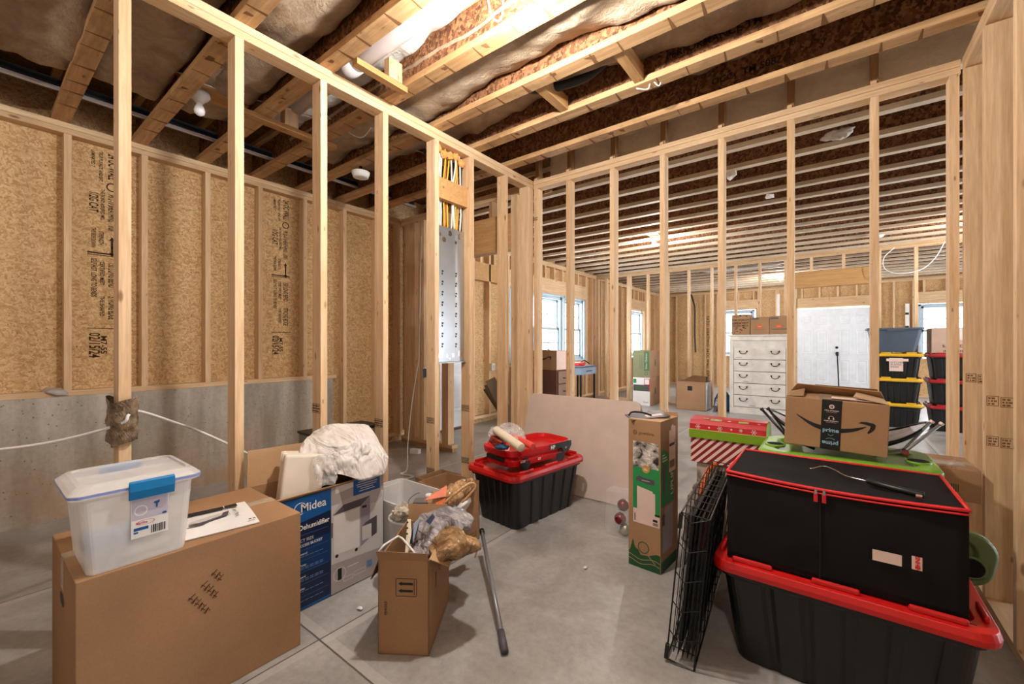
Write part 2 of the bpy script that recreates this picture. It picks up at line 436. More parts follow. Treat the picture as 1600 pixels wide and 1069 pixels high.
def ringpts(cx, cy, r0, r1, a0=0, a1=360, n=20, sy=1):
    q = []
    for i in range(n):
        a, b = R(a0+(a1-a0)*i/n), R(a0+(a1-a0)*(i+1)/n)
        q.append([(cx+r0*math.cos(a), cy+sy*r0*math.sin(a)), (cx+r1*math.cos(a), cy+sy*r1*math.sin(a)), (cx+r1*math.cos(b), cy+sy*r1*math.sin(b)), (cx+r0*math.cos(b), cy+sy*r0*math.sin(b))])
    return q
def disc(cx, cy, r, n=16, sy=1): return [(cx+r*math.cos(2*math.pi*i/n), cy+sy*r*math.sin(2*math.pi*i/n)) for i in range(n)]
def arrow(x0, y0, x1, y1, w, hw, hl):
    d = Vector((x1-x0, y1-y0)); L = d.length; d.normalize(); n = Vector((-d.y, d.x)); P = Vector((x0, y0)); Q = Vector((x1, y1)); B = Q - d*hl
    return [tuple(v) for v in (P+n*w, P-n*w, B-n*w, B-n*hw, Q, B+n*hw, B+n*w)]
def pix(u, v, d):
    """the point seen at photo pixel (u, v) at depth d: used only to measure where things stand"""
    t = (u-800)/655.6; a = math.atan2(501, 655.6)
    return Vector(((-math.sin(a)+t*math.cos(a))*d, (math.cos(a)+t*math.sin(a))*d, EYE + (538.4-v)/655.6*d))
def hullbag(name, pts, mat, parent=None, amp=0.012, freq=14, cuts=4, seed=0, smooth=True, keep=0.4):
    bm = bmesh.new()
    for p in pts: bm.verts.new(p)
    r = bmesh.ops.convex_hull(bm, input=bm.verts[:])
    bmesh.ops.delete(bm, geom=list({g for g in r['geom_interior'] + r['geom_unused'] if isinstance(g, bmesh.types.BMVert)}), context='VERTS')
    bmesh.ops.triangulate(bm, faces=bm.faces[:])
    for i in range(cuts):
        bmesh.ops.subdivide_edges(bm, edges=bm.edges[:], cuts=1, use_grid_fill=True, smooth=0.0)
        if 0 < i < 3: bmesh.ops.smooth_vert(bm, verts=bm.verts[:], factor=keep, use_axis_x=True, use_axis_y=True, use_axis_z=True)
    bm.normal_update(); off = Vector((seed*3.1, seed*1.7, seed*5.3))
    for v in bm.verts:
        q = v.co + noise.noise_vector(v.co*freq*0.4+off)*0.05
        q = Vector((q.x*1.0, q.y*1.9, q.z*1.2)); n1 = .6-abs(noise.noise(q*freq*0.6 + off))*2.6; n2 = .5-abs(noise.noise(q*freq*1.5 + off*2))*2; n3 = noise.noise(q*freq*4)
        v.co += v.normal*(n1*amp + n2*amp*0.55 + n3*amp*.15)
    b = MB(); b.bm.free(); b.bm = bm
    return b.build(name, mat, parent, smooth=smooth)

T2 = 2.689   # top of every stud wall
STUDW, STUDD = 0.038, 0.089

# ------------------------------------------------------------------ the room shell
def struct(o): o['kind'] = 'structure'; return o
struct(bx('floor', FLOOR, None, -4.35, -3.1, -0.1, 5.1, 13.3, 0))
def holed(x, y0, y1, z0, z1, holes, th, along):
    """wall panel with rectangular openings; along 'y' (constant x) or 'x' (constant y)"""
    m = MB(); cuts = sorted(holes); a = y0
    def put(p0, p1, q0, q1):
        if p1-p0 < 1e-4 or q1-q0 < 1e-4: return
        if along == 'y': m.box(x, p0, q0, x+th, p1, q1)
        else: m.box(p0, x, q0, p1, x+th, q1)
    for (h0, h1, k0, k1) in cuts:
        put(a, h0, z0, z1); put(h0, h1, z0, k0); put(h0, h1, k1, z1); a = h1
    put(a, y1, z0, z1)
    return m
TOPZ = 2.99
XW = -4.239
W1 = (5.40, 6.20, 0.87, 2.085); W2 = (6.27, 7.07, 0.87, 2.085); W3 = (7.14, 7.94, 0.87, 2.085); W4 = (10.6, 11.45, 0.87, 2.06)
ext = holed(XW-0.012, 2.34, 13.1, 0.0, TOPZ, [(3.53, 4.44, 0.0, 2.06), (5.37, 7.97, 0.85, 2.10), (10.57, 11.48, 0.85, 2.08)], 0.012, 'y')
ext.box(XW-0.012, -3.0, 0.82, XW, 2.34, TOPZ)
struct(ext.build('wall_left', OSBW))
struct(bx('wall_concrete', CWALL, None, -4.36, -3.0, 0, -4.135, 2.34, 0.8225))
back = holed(13.09, -4.25, 5.0, 0.0, TOPZ, [(-2.55, -1.66, 0.87, 2.13), (-0.74, 0.78, 0.0, 2.08), (1.50, 2.45, 0.87, 2.09)], 0.012, 'x')
struct(back.build('wall_back', OSBW))
right = holed(5.0, -3.0, 13.1, 0.0, TOPZ, [(3.9, 5.9, 0.05, 2.1), (7.2, 9.2, 0.3, 2.1), (10.3, 12.0, 0.6, 2.1)], 0.012, 'y')
struct(right.build('wall_right', OSBW))
struct(bx('wall_front', PAPER, None, -4.25, -3.012, 0, 5.0, -3.0, TOPZ))  # unseen wall, made white to bounce light into the room
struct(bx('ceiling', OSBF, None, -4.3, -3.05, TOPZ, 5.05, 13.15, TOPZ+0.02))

# ------------------------------------------------------------------ ceiling joists
XJ0, XJ1 = -4.235, 4.98
def joist(y, w, x0, x1, label, group, FX=FX):
    t = thing('ceiling_joist', label, 'joist', (x0, y+w/2, T2), 0, group)
    L = x1-x0
    bx('lower_flange', FX, t, 0, -w/2, 0, L, w/2, 0.038, 0.002)
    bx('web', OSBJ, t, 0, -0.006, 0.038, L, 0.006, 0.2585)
    bx('upper_flange', FX, t, 0, -w/2, 0.2585, L, w/2, 0.2985)
    return t
ORD = ['first', 'second', 'third', 'fourth', 'fifth', 'sixth', 'seventh', 'eighth', 'ninth', 'tenth', 'eleventh', 'twelfth']
near = {}
for k in range(-3, 7):
    n = 6-k
    near[k] = joist(0.356+0.4064*k, 0.089, XJ0, XJ1, 'wooden I-shaped ceiling joist over the cluttered room, %s one out from the long stud partition' % ORD[n], 'ceiling joists over the cluttered room')
far0 = None
for k in range(23):
    y = 3.625+0.4064*k
    if k == 0:
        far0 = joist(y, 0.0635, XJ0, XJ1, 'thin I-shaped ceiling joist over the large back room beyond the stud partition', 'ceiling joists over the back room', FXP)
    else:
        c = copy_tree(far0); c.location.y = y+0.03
# joist makers' print on webs
def webprint(k, x, s, size=0.06):
    t = near[k]
    text(s, t, (x-XJ0, -0.0065, 0.10), (1, 0, 0), (0, 0, 1), size, BLACK, 'web_print', 0.02)
webprint(5, -0.75, 'PERFORMANCE TM', 0.055); webprint(6, -0.6, 'OCC   TM 5087', 0.055)
webprint(4, -0.2, 'TM 5087', 0.07)
# stains and pencil marks on the undersides of the flanges
mk = random.Random(3)
for k in range(0, 7):
    b = MB(); t = near[k]
    for i in range(26):
        x = 0.4+i*0.2+mk.uniform(-.04, .04)
        b.poly([(x, -.0445, -.0006), (x+.006, -.0445, -.0006), (x+.006+mk.uniform(-.01, .02), .0445, -.0006), (x+mk.uniform(-.01, .0), .0445, -.0006)])
    for i in range(9):
        x = mk.uniform(.3, 5.4); l = mk.uniform(.02, .06)
        b.poly([(x, -.03, -.0007), (x+l, -.026, -.0007), (x+l*.9, mk.uniform(-.01, .02), -.0007), (x+.01, mk.uniform(-.02, .01), -.0007)])
    b.build('saw_markings', FAINT, t)
# insulation batts between the near joists
def battstrip(y0, y1, x0, x1, z, amp, seed, mat, name='insulation_batt', label=None, sag=0.0, cover=0.0):
    w = y1-y0; L = x1-x0; nu = int(L/0.045); nv = 9
    b = MB()
    def f(u, v):
        x = u*L; y = v*w
        e = abs(v-0.5)*2
        p = Vector((x*1.7+seed*9, y*4, seed))
        zz = noise.noise(p*1.6)*amp*0.7 + noise.noise(p*5)*amp*0.5 + (0.055 if e > 0.97 else 0.0) - sag*(1-e**2)
        # the batt is pushed up unevenly along its far edge so the web shows under it
        ed = max(0, v-0.6)*0.30*(0.22+noise.noise(Vector((x*1.1+seed*4, 2.2, seed)))*1.0+noise.noise(Vector((x*6+seed*4, 7.2, seed)))*.45)
        return Vector((x, y, zz+ed))
    b.grid(f, nu, nv)
    o = b.build(name, mat, None, smooth=True)
    o.location = (x0, y0, z)
    md = o.modifiers.new('solid', 'SOLIDIFY'); md.thickness = 0.03; md.offset = 1
    tag(o, label, 'insulation', 'insulation batts between the near joists')
    return o
for k in range(-3, 6):
    y0 = 0.356+0.4064*k+0.052; y1 = y0+0.4064-0.016
    white = (k == 2)
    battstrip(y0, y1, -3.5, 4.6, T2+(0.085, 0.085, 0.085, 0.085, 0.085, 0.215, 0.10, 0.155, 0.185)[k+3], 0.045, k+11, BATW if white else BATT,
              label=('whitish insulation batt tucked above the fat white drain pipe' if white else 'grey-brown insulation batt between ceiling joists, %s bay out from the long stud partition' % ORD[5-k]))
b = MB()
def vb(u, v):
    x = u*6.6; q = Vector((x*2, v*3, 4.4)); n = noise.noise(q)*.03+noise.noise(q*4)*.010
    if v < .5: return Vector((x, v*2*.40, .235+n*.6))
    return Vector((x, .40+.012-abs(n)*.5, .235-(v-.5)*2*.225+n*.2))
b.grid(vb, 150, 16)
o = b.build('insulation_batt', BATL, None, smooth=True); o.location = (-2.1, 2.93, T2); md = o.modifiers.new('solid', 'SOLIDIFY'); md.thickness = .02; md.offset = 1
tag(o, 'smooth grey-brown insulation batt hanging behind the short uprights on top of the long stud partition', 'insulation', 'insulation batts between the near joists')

# ------------------------------------------------------------------ stud framing
def stamp(p, x0, x1, y, z, h=0.045, face='y', mat=INK):
    """grade stamp: framed box of small print on a stud's wide face (faces -Y) """
    w = x1-x0
    P = [rect(0, 0, w, .0025), rect(0, h-.0025, w, h), rect(0, 0, .0025, h), rect(w-.0025, 0, w, h)]
    rr = random.Random(int((x0*131+z*77)*10))
    for r_ in range(3):
        xx = 0.005
        while xx < w-.012:
            l = rr.uniform(.003, .012); P.append(rect(xx, h*(.12+.28*r_), xx+l, h*(.12+.28*r_)+h*.17)); xx += l+rr.uniform(.002, .004)
    if face == 'y': decal('grade_stamp', mat, p, (x0, y, z), (1, 0, 0), (0, 0, 1), P)
    else: decal('grade_stamp', mat, p, (y, x0, z), (0, 1, 0), (0, 0, 1), P)
def wall_y(name, label, xf, sgn, y0, y1, studs, zb, zt, wide=STUDW, bottom=True, depth=STUDD):
    """frame running along Y; near face at x=xf, depth away in direction sgn"""
    t = thing(name, label, 'stud wall', (xf, y0, 0), kind='thing')
    a, b_ = sorted((0, sgn*depth))
    for s in studs:
        yy, w = (s, wide) if not isinstance(s, tuple) else s
        bx('stud', WZ, t, a, yy-y0, zb, b_, yy-y0+w, zt-0.076, 0.0015)
    bx('top_plate', WY, t, a, 0, zt-0.0757, b_, y1-y0, zt-0.0392, 0.003)
    bx('top_plate', WY, t, a, 0, zt-0.038, b_, y1-y0, zt, 0.003)
    if bottom: bx('bottom_plate', WY, t, a, bottom-y0 if bottom is not True else 0, zb-0.038, b_, y1-y0, zb, 0.0015)
    return t
def wall_x(name, label, yf, x0, x1, studs, zb, zt, bottom=True, depth=STUDD, wide=STUDW):
    t = thing(name, label, 'stud wall', (x0, yf, 0), kind='thing')
    for s in studs:
        xx, w = (s, wide) if not isinstance(s, tuple) else s
        bx('stud', WZ, t, xx-x0, 0, zb, xx-x0+w, depth, zt-0.076, 0.0015)
    bx('top_plate', WX, t, 0, 0, zt-0.0757, x1-x0, depth, zt-0.0392, 0.003)
    bx('top_plate', WX, t, 0, 0, zt-0.038, x1-x0, depth, zt, 0.003)
    if bottom: bx('bottom_plate', WX, t, 0, 0, zb-0.038, x1-x0, depth, zb, 0.0015)
    return t
# partition A: runs away from the camera on the left, holds the electrical panel
A = wall_y('stud_partition', 'bare pine stud partition holding the electrical panel', -2.205, -1, -2.9, 3.209,
           [-2.86, -2.48, -2.07, -1.66, -1.26, -0.85, -0.45, -0.04, .367, .767, 1.177, 1.575, 2.0, (2.352, .05), 2.79], 0.038, T2, bottom=.25)
bx('stud', WZ, A, -.089, 3.112+2.9, .038, 0, 3.150+2.9, T2-.076, .0015)
bx('stud', WZ, A, -.089, 3.152+2.9, .038, 0, 3.209+2.9, T2-.076, .0015)
bx('blocking', HDR, A, -.062, 2.038+2.9, 2.225, -.022, 2.352+2.9, 2.375, .0015)
stamp(A, -.088, -.004, 1.575+2.9, .66, .05); stamp(A, -.088, -.004, 1.177+2.9, .80, .05)
stamp(A, -.086, -.006, 2.0+2.9, .62, .04); stamp(A, -.086, -.006, 2.0+2.9, .26, .045, mat=BLACK)
stamp(A, -.086, -.006, 2.352+2.9, .66, .05); stamp(A, -.086, -.006, 2.352+2.9, .26, .045, mat=BLACK)
# partition B: runs across, corner post to the right-hand wall
Bp = wall_x('stud_partition', 'long bare pine stud partition between the cluttered room and the large back room', 3.21, -2.2045, .54,
            [-2.199, -1.857, -1.448, -1.043, -.639, -.233, .175, .497], 0, T2, bottom=False)
for x in (-2.195, -1.857, -1.448, -1.043, -.639, -.233, .175):
    bx('cripple', BRWN, Bp, x+2.2045, .02, T2, x+2.2045+.038, .085, 2.985, .001)
    bx('cripple_nub', WZ, Bp, x+2.2045, .0, T2, x+2.2045+.027, .018, T2+.018, .001)
stamp(Bp, .006, .05, .0, 2.32, .03)
# partition C: on the right, runs along Y
Cw = wall_y('stud_partition', 'bare pine stud partition beside the black and red storage tote', .545, 1, -2.9, 3.209, [-2.5, -2.1, -1.7, -1.3, -.85, -.45, -.04, .367, .767, 1.17, 1.575, 1.98, 2.387, 2.797, (3.165, .04)], .038, T2)
for y, z in ((2.797, .72), (2.797, .90), (3.165, .98)):
    stamp(Cw, .005, .042, y+2.9, z, .045, mat=FAINT); stamp(Cw, .047, .086, y+2.9, z-.004, .045, mat=FAINT)
# short wall E with the door opening and its header
E_ = wall_x('stud_wall', 'short pine stud wall with a header over its doorway, behind the electrical panel', 3.22, -4.15, -2.30,
            [(-4.09, .19), (-3.84, .04), (-3.79, .05), (-3.60, .04), (-3.44, .10), (-2.475, .038), (-2.435, .038)], .076, T2, bottom=False)
bx('header', HDR, E_, .87, 0, 2.095, 1.672, .089, 2.45, .002)
for x in (-3.1, -2.75): bx('cripple', BRWN, E_, x+4.15, 0, 2.45, x+4.15+.038, .089, T2-.076)
bx('bottom_plate', WX, E_, 0, 0, .038, .87, .089, .076, .0015); bx('sill_board', BRWN, E_, 0, .005, 0, .87, .084, .038)
# exterior frame, part beside the cluttered room
wall_y('stud_wall', 'pine stud wall standing on the concrete wall in front of lettered board sheathing', -4.15, -1, -2.9, 2.39,
       [-2.83, -2.43, -2.02, -1.62, -1.21, -.80, -.40, 0.01, .416, .820, 1.226, 1.632, 2.04], .8605, T2)
wall_y('stud_wall', 'full-height pine stud wall just past the end of the concrete wall', -4.15, -1, 2.392, 3.209,
       [(2.466, .038), 2.87, 3.165], .12, T2)
# exterior frame of the back room with door, headers and windows
Xw = wall_y('stud_wall', 'pine stud wall around the white side door and the windows of the back room', -4.15, -1, 3.32, 13.0,
            [3.33, 3.49, 4.46, 4.50, 4.86, 5.26, 5.33, 8.0, 8.04, 8.3, 8.46, 8.75, 9.1, 9.5, 9.9, 10.3, 10.53, 11.5, 11.54, 11.9, 12.3, 12.7, 12.9], .12, T2, bottom=False)
bx('bottom_plate', WY, Xw, -.089, 4.44-3.32, .082, 0, 13.0-3.32, .12)
for a, b_, z in ((3.53, 4.46, 2.10), (4.54, 5.26, 2.13), (5.37, 8.0, 2.12), (10.57, 11.5, 2.10)):
    bx('header', HDR if z == 2.13 else WY, Xw, -.089, a-3.32, z, 0, b_-3.32, z+.27, .002)
    y = a+.12
    while y < b_-.05:
        bx('cripple', WZ, Xw, -.089, y-3.32, z+.27, 0, y-3.32+.038, T2-.0765); y += .31
for a, b_ in ((5.37, 8.0), (10.57, 11.5)):
    bx('sill_plate', WY, Xw, -.089, a-3.32, .812, 0, b_-3.32, .85)
    y = a+.1
    while y < b_: bx('cripple', WZ, Xw, -.089, y-3.32, .12, 0, y-3.32+.038, .812); y += .4
# interior frame F across the back room
fs = [-4.14, (-3.95, .05), -3.45, -3.41, -3.03, -2.63, -2.23, -1.82, -1.42, -1.04, (-.66, .05), .50, (.54, .05), .96, 1.37, 1.78, 2.18, 2.6, 3.0, 3.4, 3.8, 4.2, 4.6]
F_ = wall_x('stud_partition', 'far bare stud partition behind the white dresser, with a header over its wide opening', 8.5, -4.15, 4.98, fs, .038, T2, bottom=False)
bx('bottom_plate', WX, F_, .2, 0, 0, 3.5, .089, .038); bx('bottom_plate', WX, F_, 4.7, 0, 0, 9.1, .089, .038)
bx('header', HDR, F_, 3.54, 0, 2.12, 4.66, .089, 2.385, .002)
for x in (-.30, .12): bx('cripple', WZ, F_, x+4.15, 0, 2.385, x+4.19, .089, T2-.0765)
# exterior frame G, back of the house
gs = [-4.14, -3.75, -3.34, -2.94, -2.62, -2.58, -1.62, -1.2, -1.16, -.80, -.76, .80, .84, 1.1, 1.43, 1.47, 2.48, 2.52, 2.9, 3.3, 3.7, 4.1, 4.5]
G_ = wall_x('stud_wall', 'pine stud wall around the white double doors at the far end', 13.0, -4.15, 4.98, gs, .038, T2, bottom=False)
for a, b_ in ((-4.15, -.74), (.78, 4.98)): bx('bottom_plate', WX, G_, a+4.15, 0, 0, b_+4.15, .089, .038)
for a, b_, z in ((-2.54, -1.62, 2.15), (-.74, .80, 2.10), (1.50, 2.48, 2.10)):
    bx('header', WX, G_, a+4.15, 0, z, b_+4.15, .089, z+.25, .002)
    x = a+.1
    while x < b_-.05: bx('cripple', WZ, G_, x+4.15, 0, z+.25, x+4.19, .089, T2-.0765); x += .36
for a, b_ in ((-2.54, -1.62), (1.50, 2.48)): bx('sill_plate', WX, G_, a+4.15, 0, .83, b_+4.15, .089, .868)
for x in (-1.12, .88, 1.36):
    bx('house_wrap', PAPER, G_, x+4.15-.05, -.003, .04, x+4.15+.02, -.001, 2.1 if x > 0 else 2.5)
for x in (.86, 1.34):
    for i in range(6): bx('wrap_print', BLACK, G_, x+4.15-.03, -.0045, 1.45+i*.1, x+4.15+.03, -.0035, 1.50+i*.1) if i in (0, 1, 4) else None

# ------------------------------------------------------------------ windows and doors of the shell
def window(name, axis, pos, a, b_, z0, z1, cols=2, rows=2, n=1):
    """double-hung vinyl window with muntins; axis 'y': stands in a wall of constant x"""
    t = thing(name, None, None, (pos, a, z0) if axis == 'y' else (a, pos, z0), kind='structure')
    W, H = b_-a, z1-z0
    def B(m, p0, q0, p1, q1, d0, d1):
        if axis == 'y': m.box(d0, p0, q0, d1, p1, q1)
        else: m.box(p0, d0, q0, p1, d1, q1)
    m = MB(); fw = .05
    for r_ in ((0, 0, W, fw), (0, H-fw, W, H), (0, 0, fw, H), (W-fw, 0, W, H)): B(m, r_[0], r_[1], r_[2], r_[3], -.06, .05)
    m.build('window_frame', VINYL, t, .003)
    for j, (q0, q1, d) in enumerate(((fw, H/2+.02, .0), (H/2-.02, H-fw, -.03))):
        s = MB(); sw = .045
        for r_ in ((fw, q0, W-fw, q0+sw), (fw, q1-sw, W-fw, q1), (fw, q0, fw+sw, q1), (W-fw-sw, q0, W-fw, q1)): B(s, r_[0], r_[1], r_[2], r_[3], d-.015, d+.015)
        for c in range(1, cols): B(s, W*c/cols-.013, q0, W*c/cols+.013, q1, d-.006, d+.006)
        for r2 in range(1, rows): B(s, fw, q0+(q1-q0)*r2/rows-.013, W-fw, q0+(q1-q0)*r2/rows+.013, d-.006, d+.006)
        s.build('window_sash', VINYL, t, .002)
    g = MB(); B(g, fw, fw, W-fw, H-fw, -.012, -.009); g.build('window_pane', GLASS, t)
    return t
for i, w in enumerate((W1, W2, W3, W4)): window('window_%d' % (i+1), 'y', -4.24, *w)
window('window_5', 'x', 13.06, -2.53, -1.68, .88, 2.12); window('window_6', 'x', 13.06, 1.52, 2.43, .88, 2.08)
window('window_7', 'y', 5.02, 3.95, 5.85, .06, 2.09, 2, 1); window('window_8', 'y', 5.02, 7.25, 9.15, .31, 2.09, 4, 2); window('window_9', 'y', 5.02, 10.32, 11.98, .61, 2.09, 4, 2)
# white jambs around the triple window
jb = MB()
for y in (5.385, 6.235, 7.105, 7.955): jb.box(-4.23, y-.03, .86, -4.146, y+.03, 2.11)
jb.box(-4.23, 5.37, .85, -4.12, 7.98, .872); jb.box(-4.23, 5.37, 2.09, -4.146, 7.98, 2.118)
struct(jb.build('trim_1', VINYL, None, .003))
def door_leaf(t, w, h, flip=False, name='door_leaf'):
    """six-panel steel leaf in the XZ plane, 0..w"""
    m = MB(); m.box(0, 0, 0, w, .035, h)
    o = m.build(name, PAINTW, t, .002)
    xs = ((.11, w/2-.05), (w/2+.05, w-.11)); zs = ((.22, .78), (.92, 1.52), (1.66, 1.88))
    for (a, b_) in xs:
        for (c, d) in zs:
            p = MB()
            def lp(i, y): return [(a+i, y, c+i), (b_-i, y, c+i), (b_-i, y, d-i), (a+i, y, d-i)]
            p.loft([lp(0, .0), lp(.012, -.006), lp(.024, -.001), lp(.045, -.001), lp(.06, -.006)], cap0=False)
            p.build('door_panel', PAINTW, o, .001)
    return o
d1 = thing('door_1', None, None, (-4.19, 3.53, .02), R(90), kind='structure')
# local +X runs along +Y of the room, outer side faces the room
L1 = door_leaf(d1, .91, 2.03); L1.rotation_euler = (0, 0, 0)
bx('threshold', COPPER, d1, -.02, -.06, -.02, .93, .06, 0)
d2 = thing('door_2', None, None, (-.74, 13.02, .02), 0, kind='structure')
for i in (0, 1):
    l = door_leaf(d2, .755, 2.05); l.location.x = i*.757
bx('astragal', PAINTW, d2, .74, -.004, 0, .772, 0, 2.05)
for z, r_ in ((1.08, .03), (.93, .028)):
    MB().lathe([(r_, 0), (r_, .012), (r_*.7, .02), (r_*.7, .035)], (.82, 0, z), 16, Matrix.Rotation(R(90), 4, 'X')).build('deadbolt' if z > 1 else 'door_knob', BMET, d2)
b = thing('door_brace', 'dark metal security brace leaning under the knob of the white double doors', 'door brace', (.12, 12.5, 0))
MB().tube([(0, 0, .02), (-.03, .47, .92)], .013, 10).build('pole', BMET, b)
MB().box(-.05, -.02, 0, .05, .03, .03).build('foot', BPL, b, .005); MB().tube([(-.03, .47, .90), (-.03, .49, .99)], .028, 10).build('fork', BPL, b)

# lettering printed on the wall sheathing
def osbprint(y, z, scale=1.0, dirc=1):
    o = thing('sheathing_print', None, None, (-4.2385, y, z), kind='structure')
    # text runs downwards
    ux, uy = (0, 0, -1), (0, 1, 0)
    def T(s_, za, zb, dy, h):
        c = text(s_, o, (0, dy, za), ux, uy, h*1.35, INK, 'sheathing_print_text', .02, lift=.001)
        L = max(v.co.z for v in c.data.vertices)-min(v.co.z for v in c.data.vertices)
        for v in c.data.vertices: v.co.z = za-(za-v.co.z)*(za-zb)/L
    T('24 OC WALL', 0, -.19, .07, .055); T('TRUE PLY HGT. AND SHT.', 0, -.22, .02, .022); T('LAMINATED 7', .0, -.12, -.02, .022)
    T('PS 2-10 SHEATHING', -.30, -.50, .07, .04); T('THE BOND ASSURED MILL', -.27, -.50, .03, .022); T('1/2G CAT', -.30, -.44, -.03, .05)
    T('EXPOSURE 1', -.53, -.57, .07, .04); T('THIS SIDE DOWN', -.56, -.70, -.02, .026); T('STRENGTH', -.58, -.68, .02, .026)
    T('150 LONG BEND', -.80, -.98, .07, .045); T('SELF HGT. LONG TO BENDS', -.78, -1.06, -.02, .03); T('CERTIFIED MEET', -.80, -.97, .025, .026)
    T('STRONG EDGE', -1.05, -1.22, .07, .045); T('THE SHAPED', -1.05, -1.2, .025, .026)
    T('02/15/24', -1.32, -1.50, -.03, .06); T('M7-55', -1.34, -1.47, .03, .035)
    decal('sheathing_print_arrow', INK, o, (0, .09, -.63), ux, uy, [arrow(.05, 0, .13, 0, .006, .016, .03), arrow(.07, 0, -.02, 0, .006, .016, .03)], .001)
    decal('sheathing_print_line', INK, o, (0, 0, 0), ux, uy, [rect(.735, -.04, .745, .13), rect(.752, -.04, .757, .13), rect(1.285, -.04, 1.290, .13)], .001)
    decal('sheathing_print_ring', INK, o, (0, .09, -.245), ux, uy, ringpts(0, 0, .024, .032), .001)
osbprint(.58, 2.58); osbprint(1.82, 2.58)
o = thing('sheathing_print', None, None, (-2.9, 13.088, 2.0), kind='structure')
text('RATED SHEATHING  24 OC WALL  EXPOSURE 1', o, (0, 0, 0), (0, 0, -1), (1, 0, 0), .10, INK, 'sheathing_print_text', .01, lift=.001)
o = thing('sheathing_print', None, None, (-4.2385, 3.05, 2.3), kind='structure')
text('SIZED FOR SPACING  (2)  THIS SIDE', o, (0, 0, 0), (0, 0, -1), (0, 1, 0), .05, INK, 'sheathing_print_text', .01, lift=.001)

# ------------------------------------------------------------------ services: panel, cables, pipes, lamps
t = thing('electrical_panel', 'tall galvanised electrical panel box set between two studs under a bundle of cables', 'electrical panel', (-2.262, 2.0395, 1.045))
W, H = .311, .995
m = MB(); m.box(-.03, 0, 0, -.027, W, H); m.box(-.03, 0, 0, .0, .003, H); m.box(-.03, W-.003, 0, .0, W, H); m.box(-.03, 0, 0, .0, W, .003); m.box(-.03, 0, H-.003, .0, W, H)
m.box(-.002, .003, .003, 0, W-.003, H-.003)
m.build('enclosure', STEEL, t, .001)
sl = MB(); kn = MB()
for i in range(8):
    for y in (.085, .225):
        z = .66-i*.076
        sl.box(.0005, y-.008, z, .0025, y+.008, z+.012); sl.box(.0005, y-.008, z-.02, .0025, y+.002, z-.006)
sl.build('breaker_slots', BPL, t)
for y, z, r_ in ((.06, .93, .013), (.10, .90, .02), (.16, .955, .02), (.22, .90, .014), (.27, .95, .026), (.06, .05, .02), (.13, .045, .016), (.19, .05, .016), (.26, .06, .026), (.155, .025, .010)):
    kn.lathe([(r_, 0), (r_, .0015), (r_*.8, .0015), (r_*.8, .0022)], (0, y, z), 18, Matrix.Rotation(R(90), 4, 'Y'))
kn.build('knockouts', CHROME, t)
bx('flange', STEEL, t, -.03, -.0, -.006, .018, W, -.001)
# cables above it
rr = random.Random(11)
cb = [YELW, YELW, CABW, CABW, YELW, CABR, YELW, CABW, CABW, YELW, ORF, CABW, BPL]
for i, mt in enumerate(cb):
    y = 2.055+.285*i/(len(cb)-1)
    x = -2.275+rr.uniform(-.012, .012); w = rr.uniform(-.015, .015)
    pts = [(x, y+w, 2.66), (x+.008, y+w*.5, 2.52), (x-.006, y-w, 2.34), (x+.004, y-w*.5, 2.16), (x, y, 2.042)]
    q = []
    for a, b in zip(pts, pts[1:]):
        for s_ in range(4): q.append(Vector(a).lerp(Vector(b), s_/4))
    q.append(Vector(pts[-1]))
    o = MB().tube(q, .0065 if mt is not BPL else .005, 7).build('cable', mt, None, smooth=True)
    nm = {id(YELW): 'yellow', id(CABW): 'white', id(CABR): 'red', id(ORF): 'orange', id(BPL): 'black'}[id(mt)]
    tag(o, '%s cable, %s one along the bundle above the galvanised panel' % (nm, (ORD+['thirteenth'])[i]), 'cable', 'cables above the electrical panel')
fm = []
for i in range(9):
    y = 2.06+.033*i
    c = Vector((-2.262, y, 2.585+.012*math.sin(i*2.1)))
    for s_ in ((.028, 0, 0), (-.02, 0, .01), (0, .022, 0), (0, -.022, 0), (0, 0, .028), (0, 0, -.026), (.02, .012, .016), (.018, -.014, -.014)): fm.append(c+Vector(s_))
for i in range(5):
    c = Vector((-2.258, 2.075+.06*i, 2.575+.015*math.cos(i*2.3)))
    pts = [c+Vector((math.sin(a)*math.cos(b)*.026, math.sin(a)*math.sin(b)*.036, math.cos(a)*.03)) for a in (0.01, .8, 1.6, 2.4, 3.1) for b in (0, 1.2, 2.4, 3.6, 4.8)]
    o = hullbag('foam_sealant', pts, ORF, None, .006, 50, 3, seed=i)
    tag(o, 'orange foam blob on the cables under the top plate, %s toward the corner' % ORD[i], 'foam', 'foam blobs at the top of the cable bundle')

def sweep(pts, n=6):
    """smooth curve through pts (Catmull-Rom)"""
    P = [Vector(p) for p in pts]; P = [P[0]*2-P[1]] + P + [P[-1]*2-P[-2]]; out = []
    for i in range(1, len(P)-2):
        for j in range(n):
            u = j/n; a, b, c, d = P[i-1:i+3]
            out.append(.5*((2*b)+(c-a)*u+(2*a-5*b+4*c-d)*u*u+(3*b-a-3*c+d)*u**3))
    out.append(P[-2]); return out
def cable(name, label, pts, r, mat, cat='cable', group=None, n=8):
    o = MB().tube(sweep(pts, n), r, 7).build(name, mat, None, smooth=True)
    return tag(o, label, cat, group)

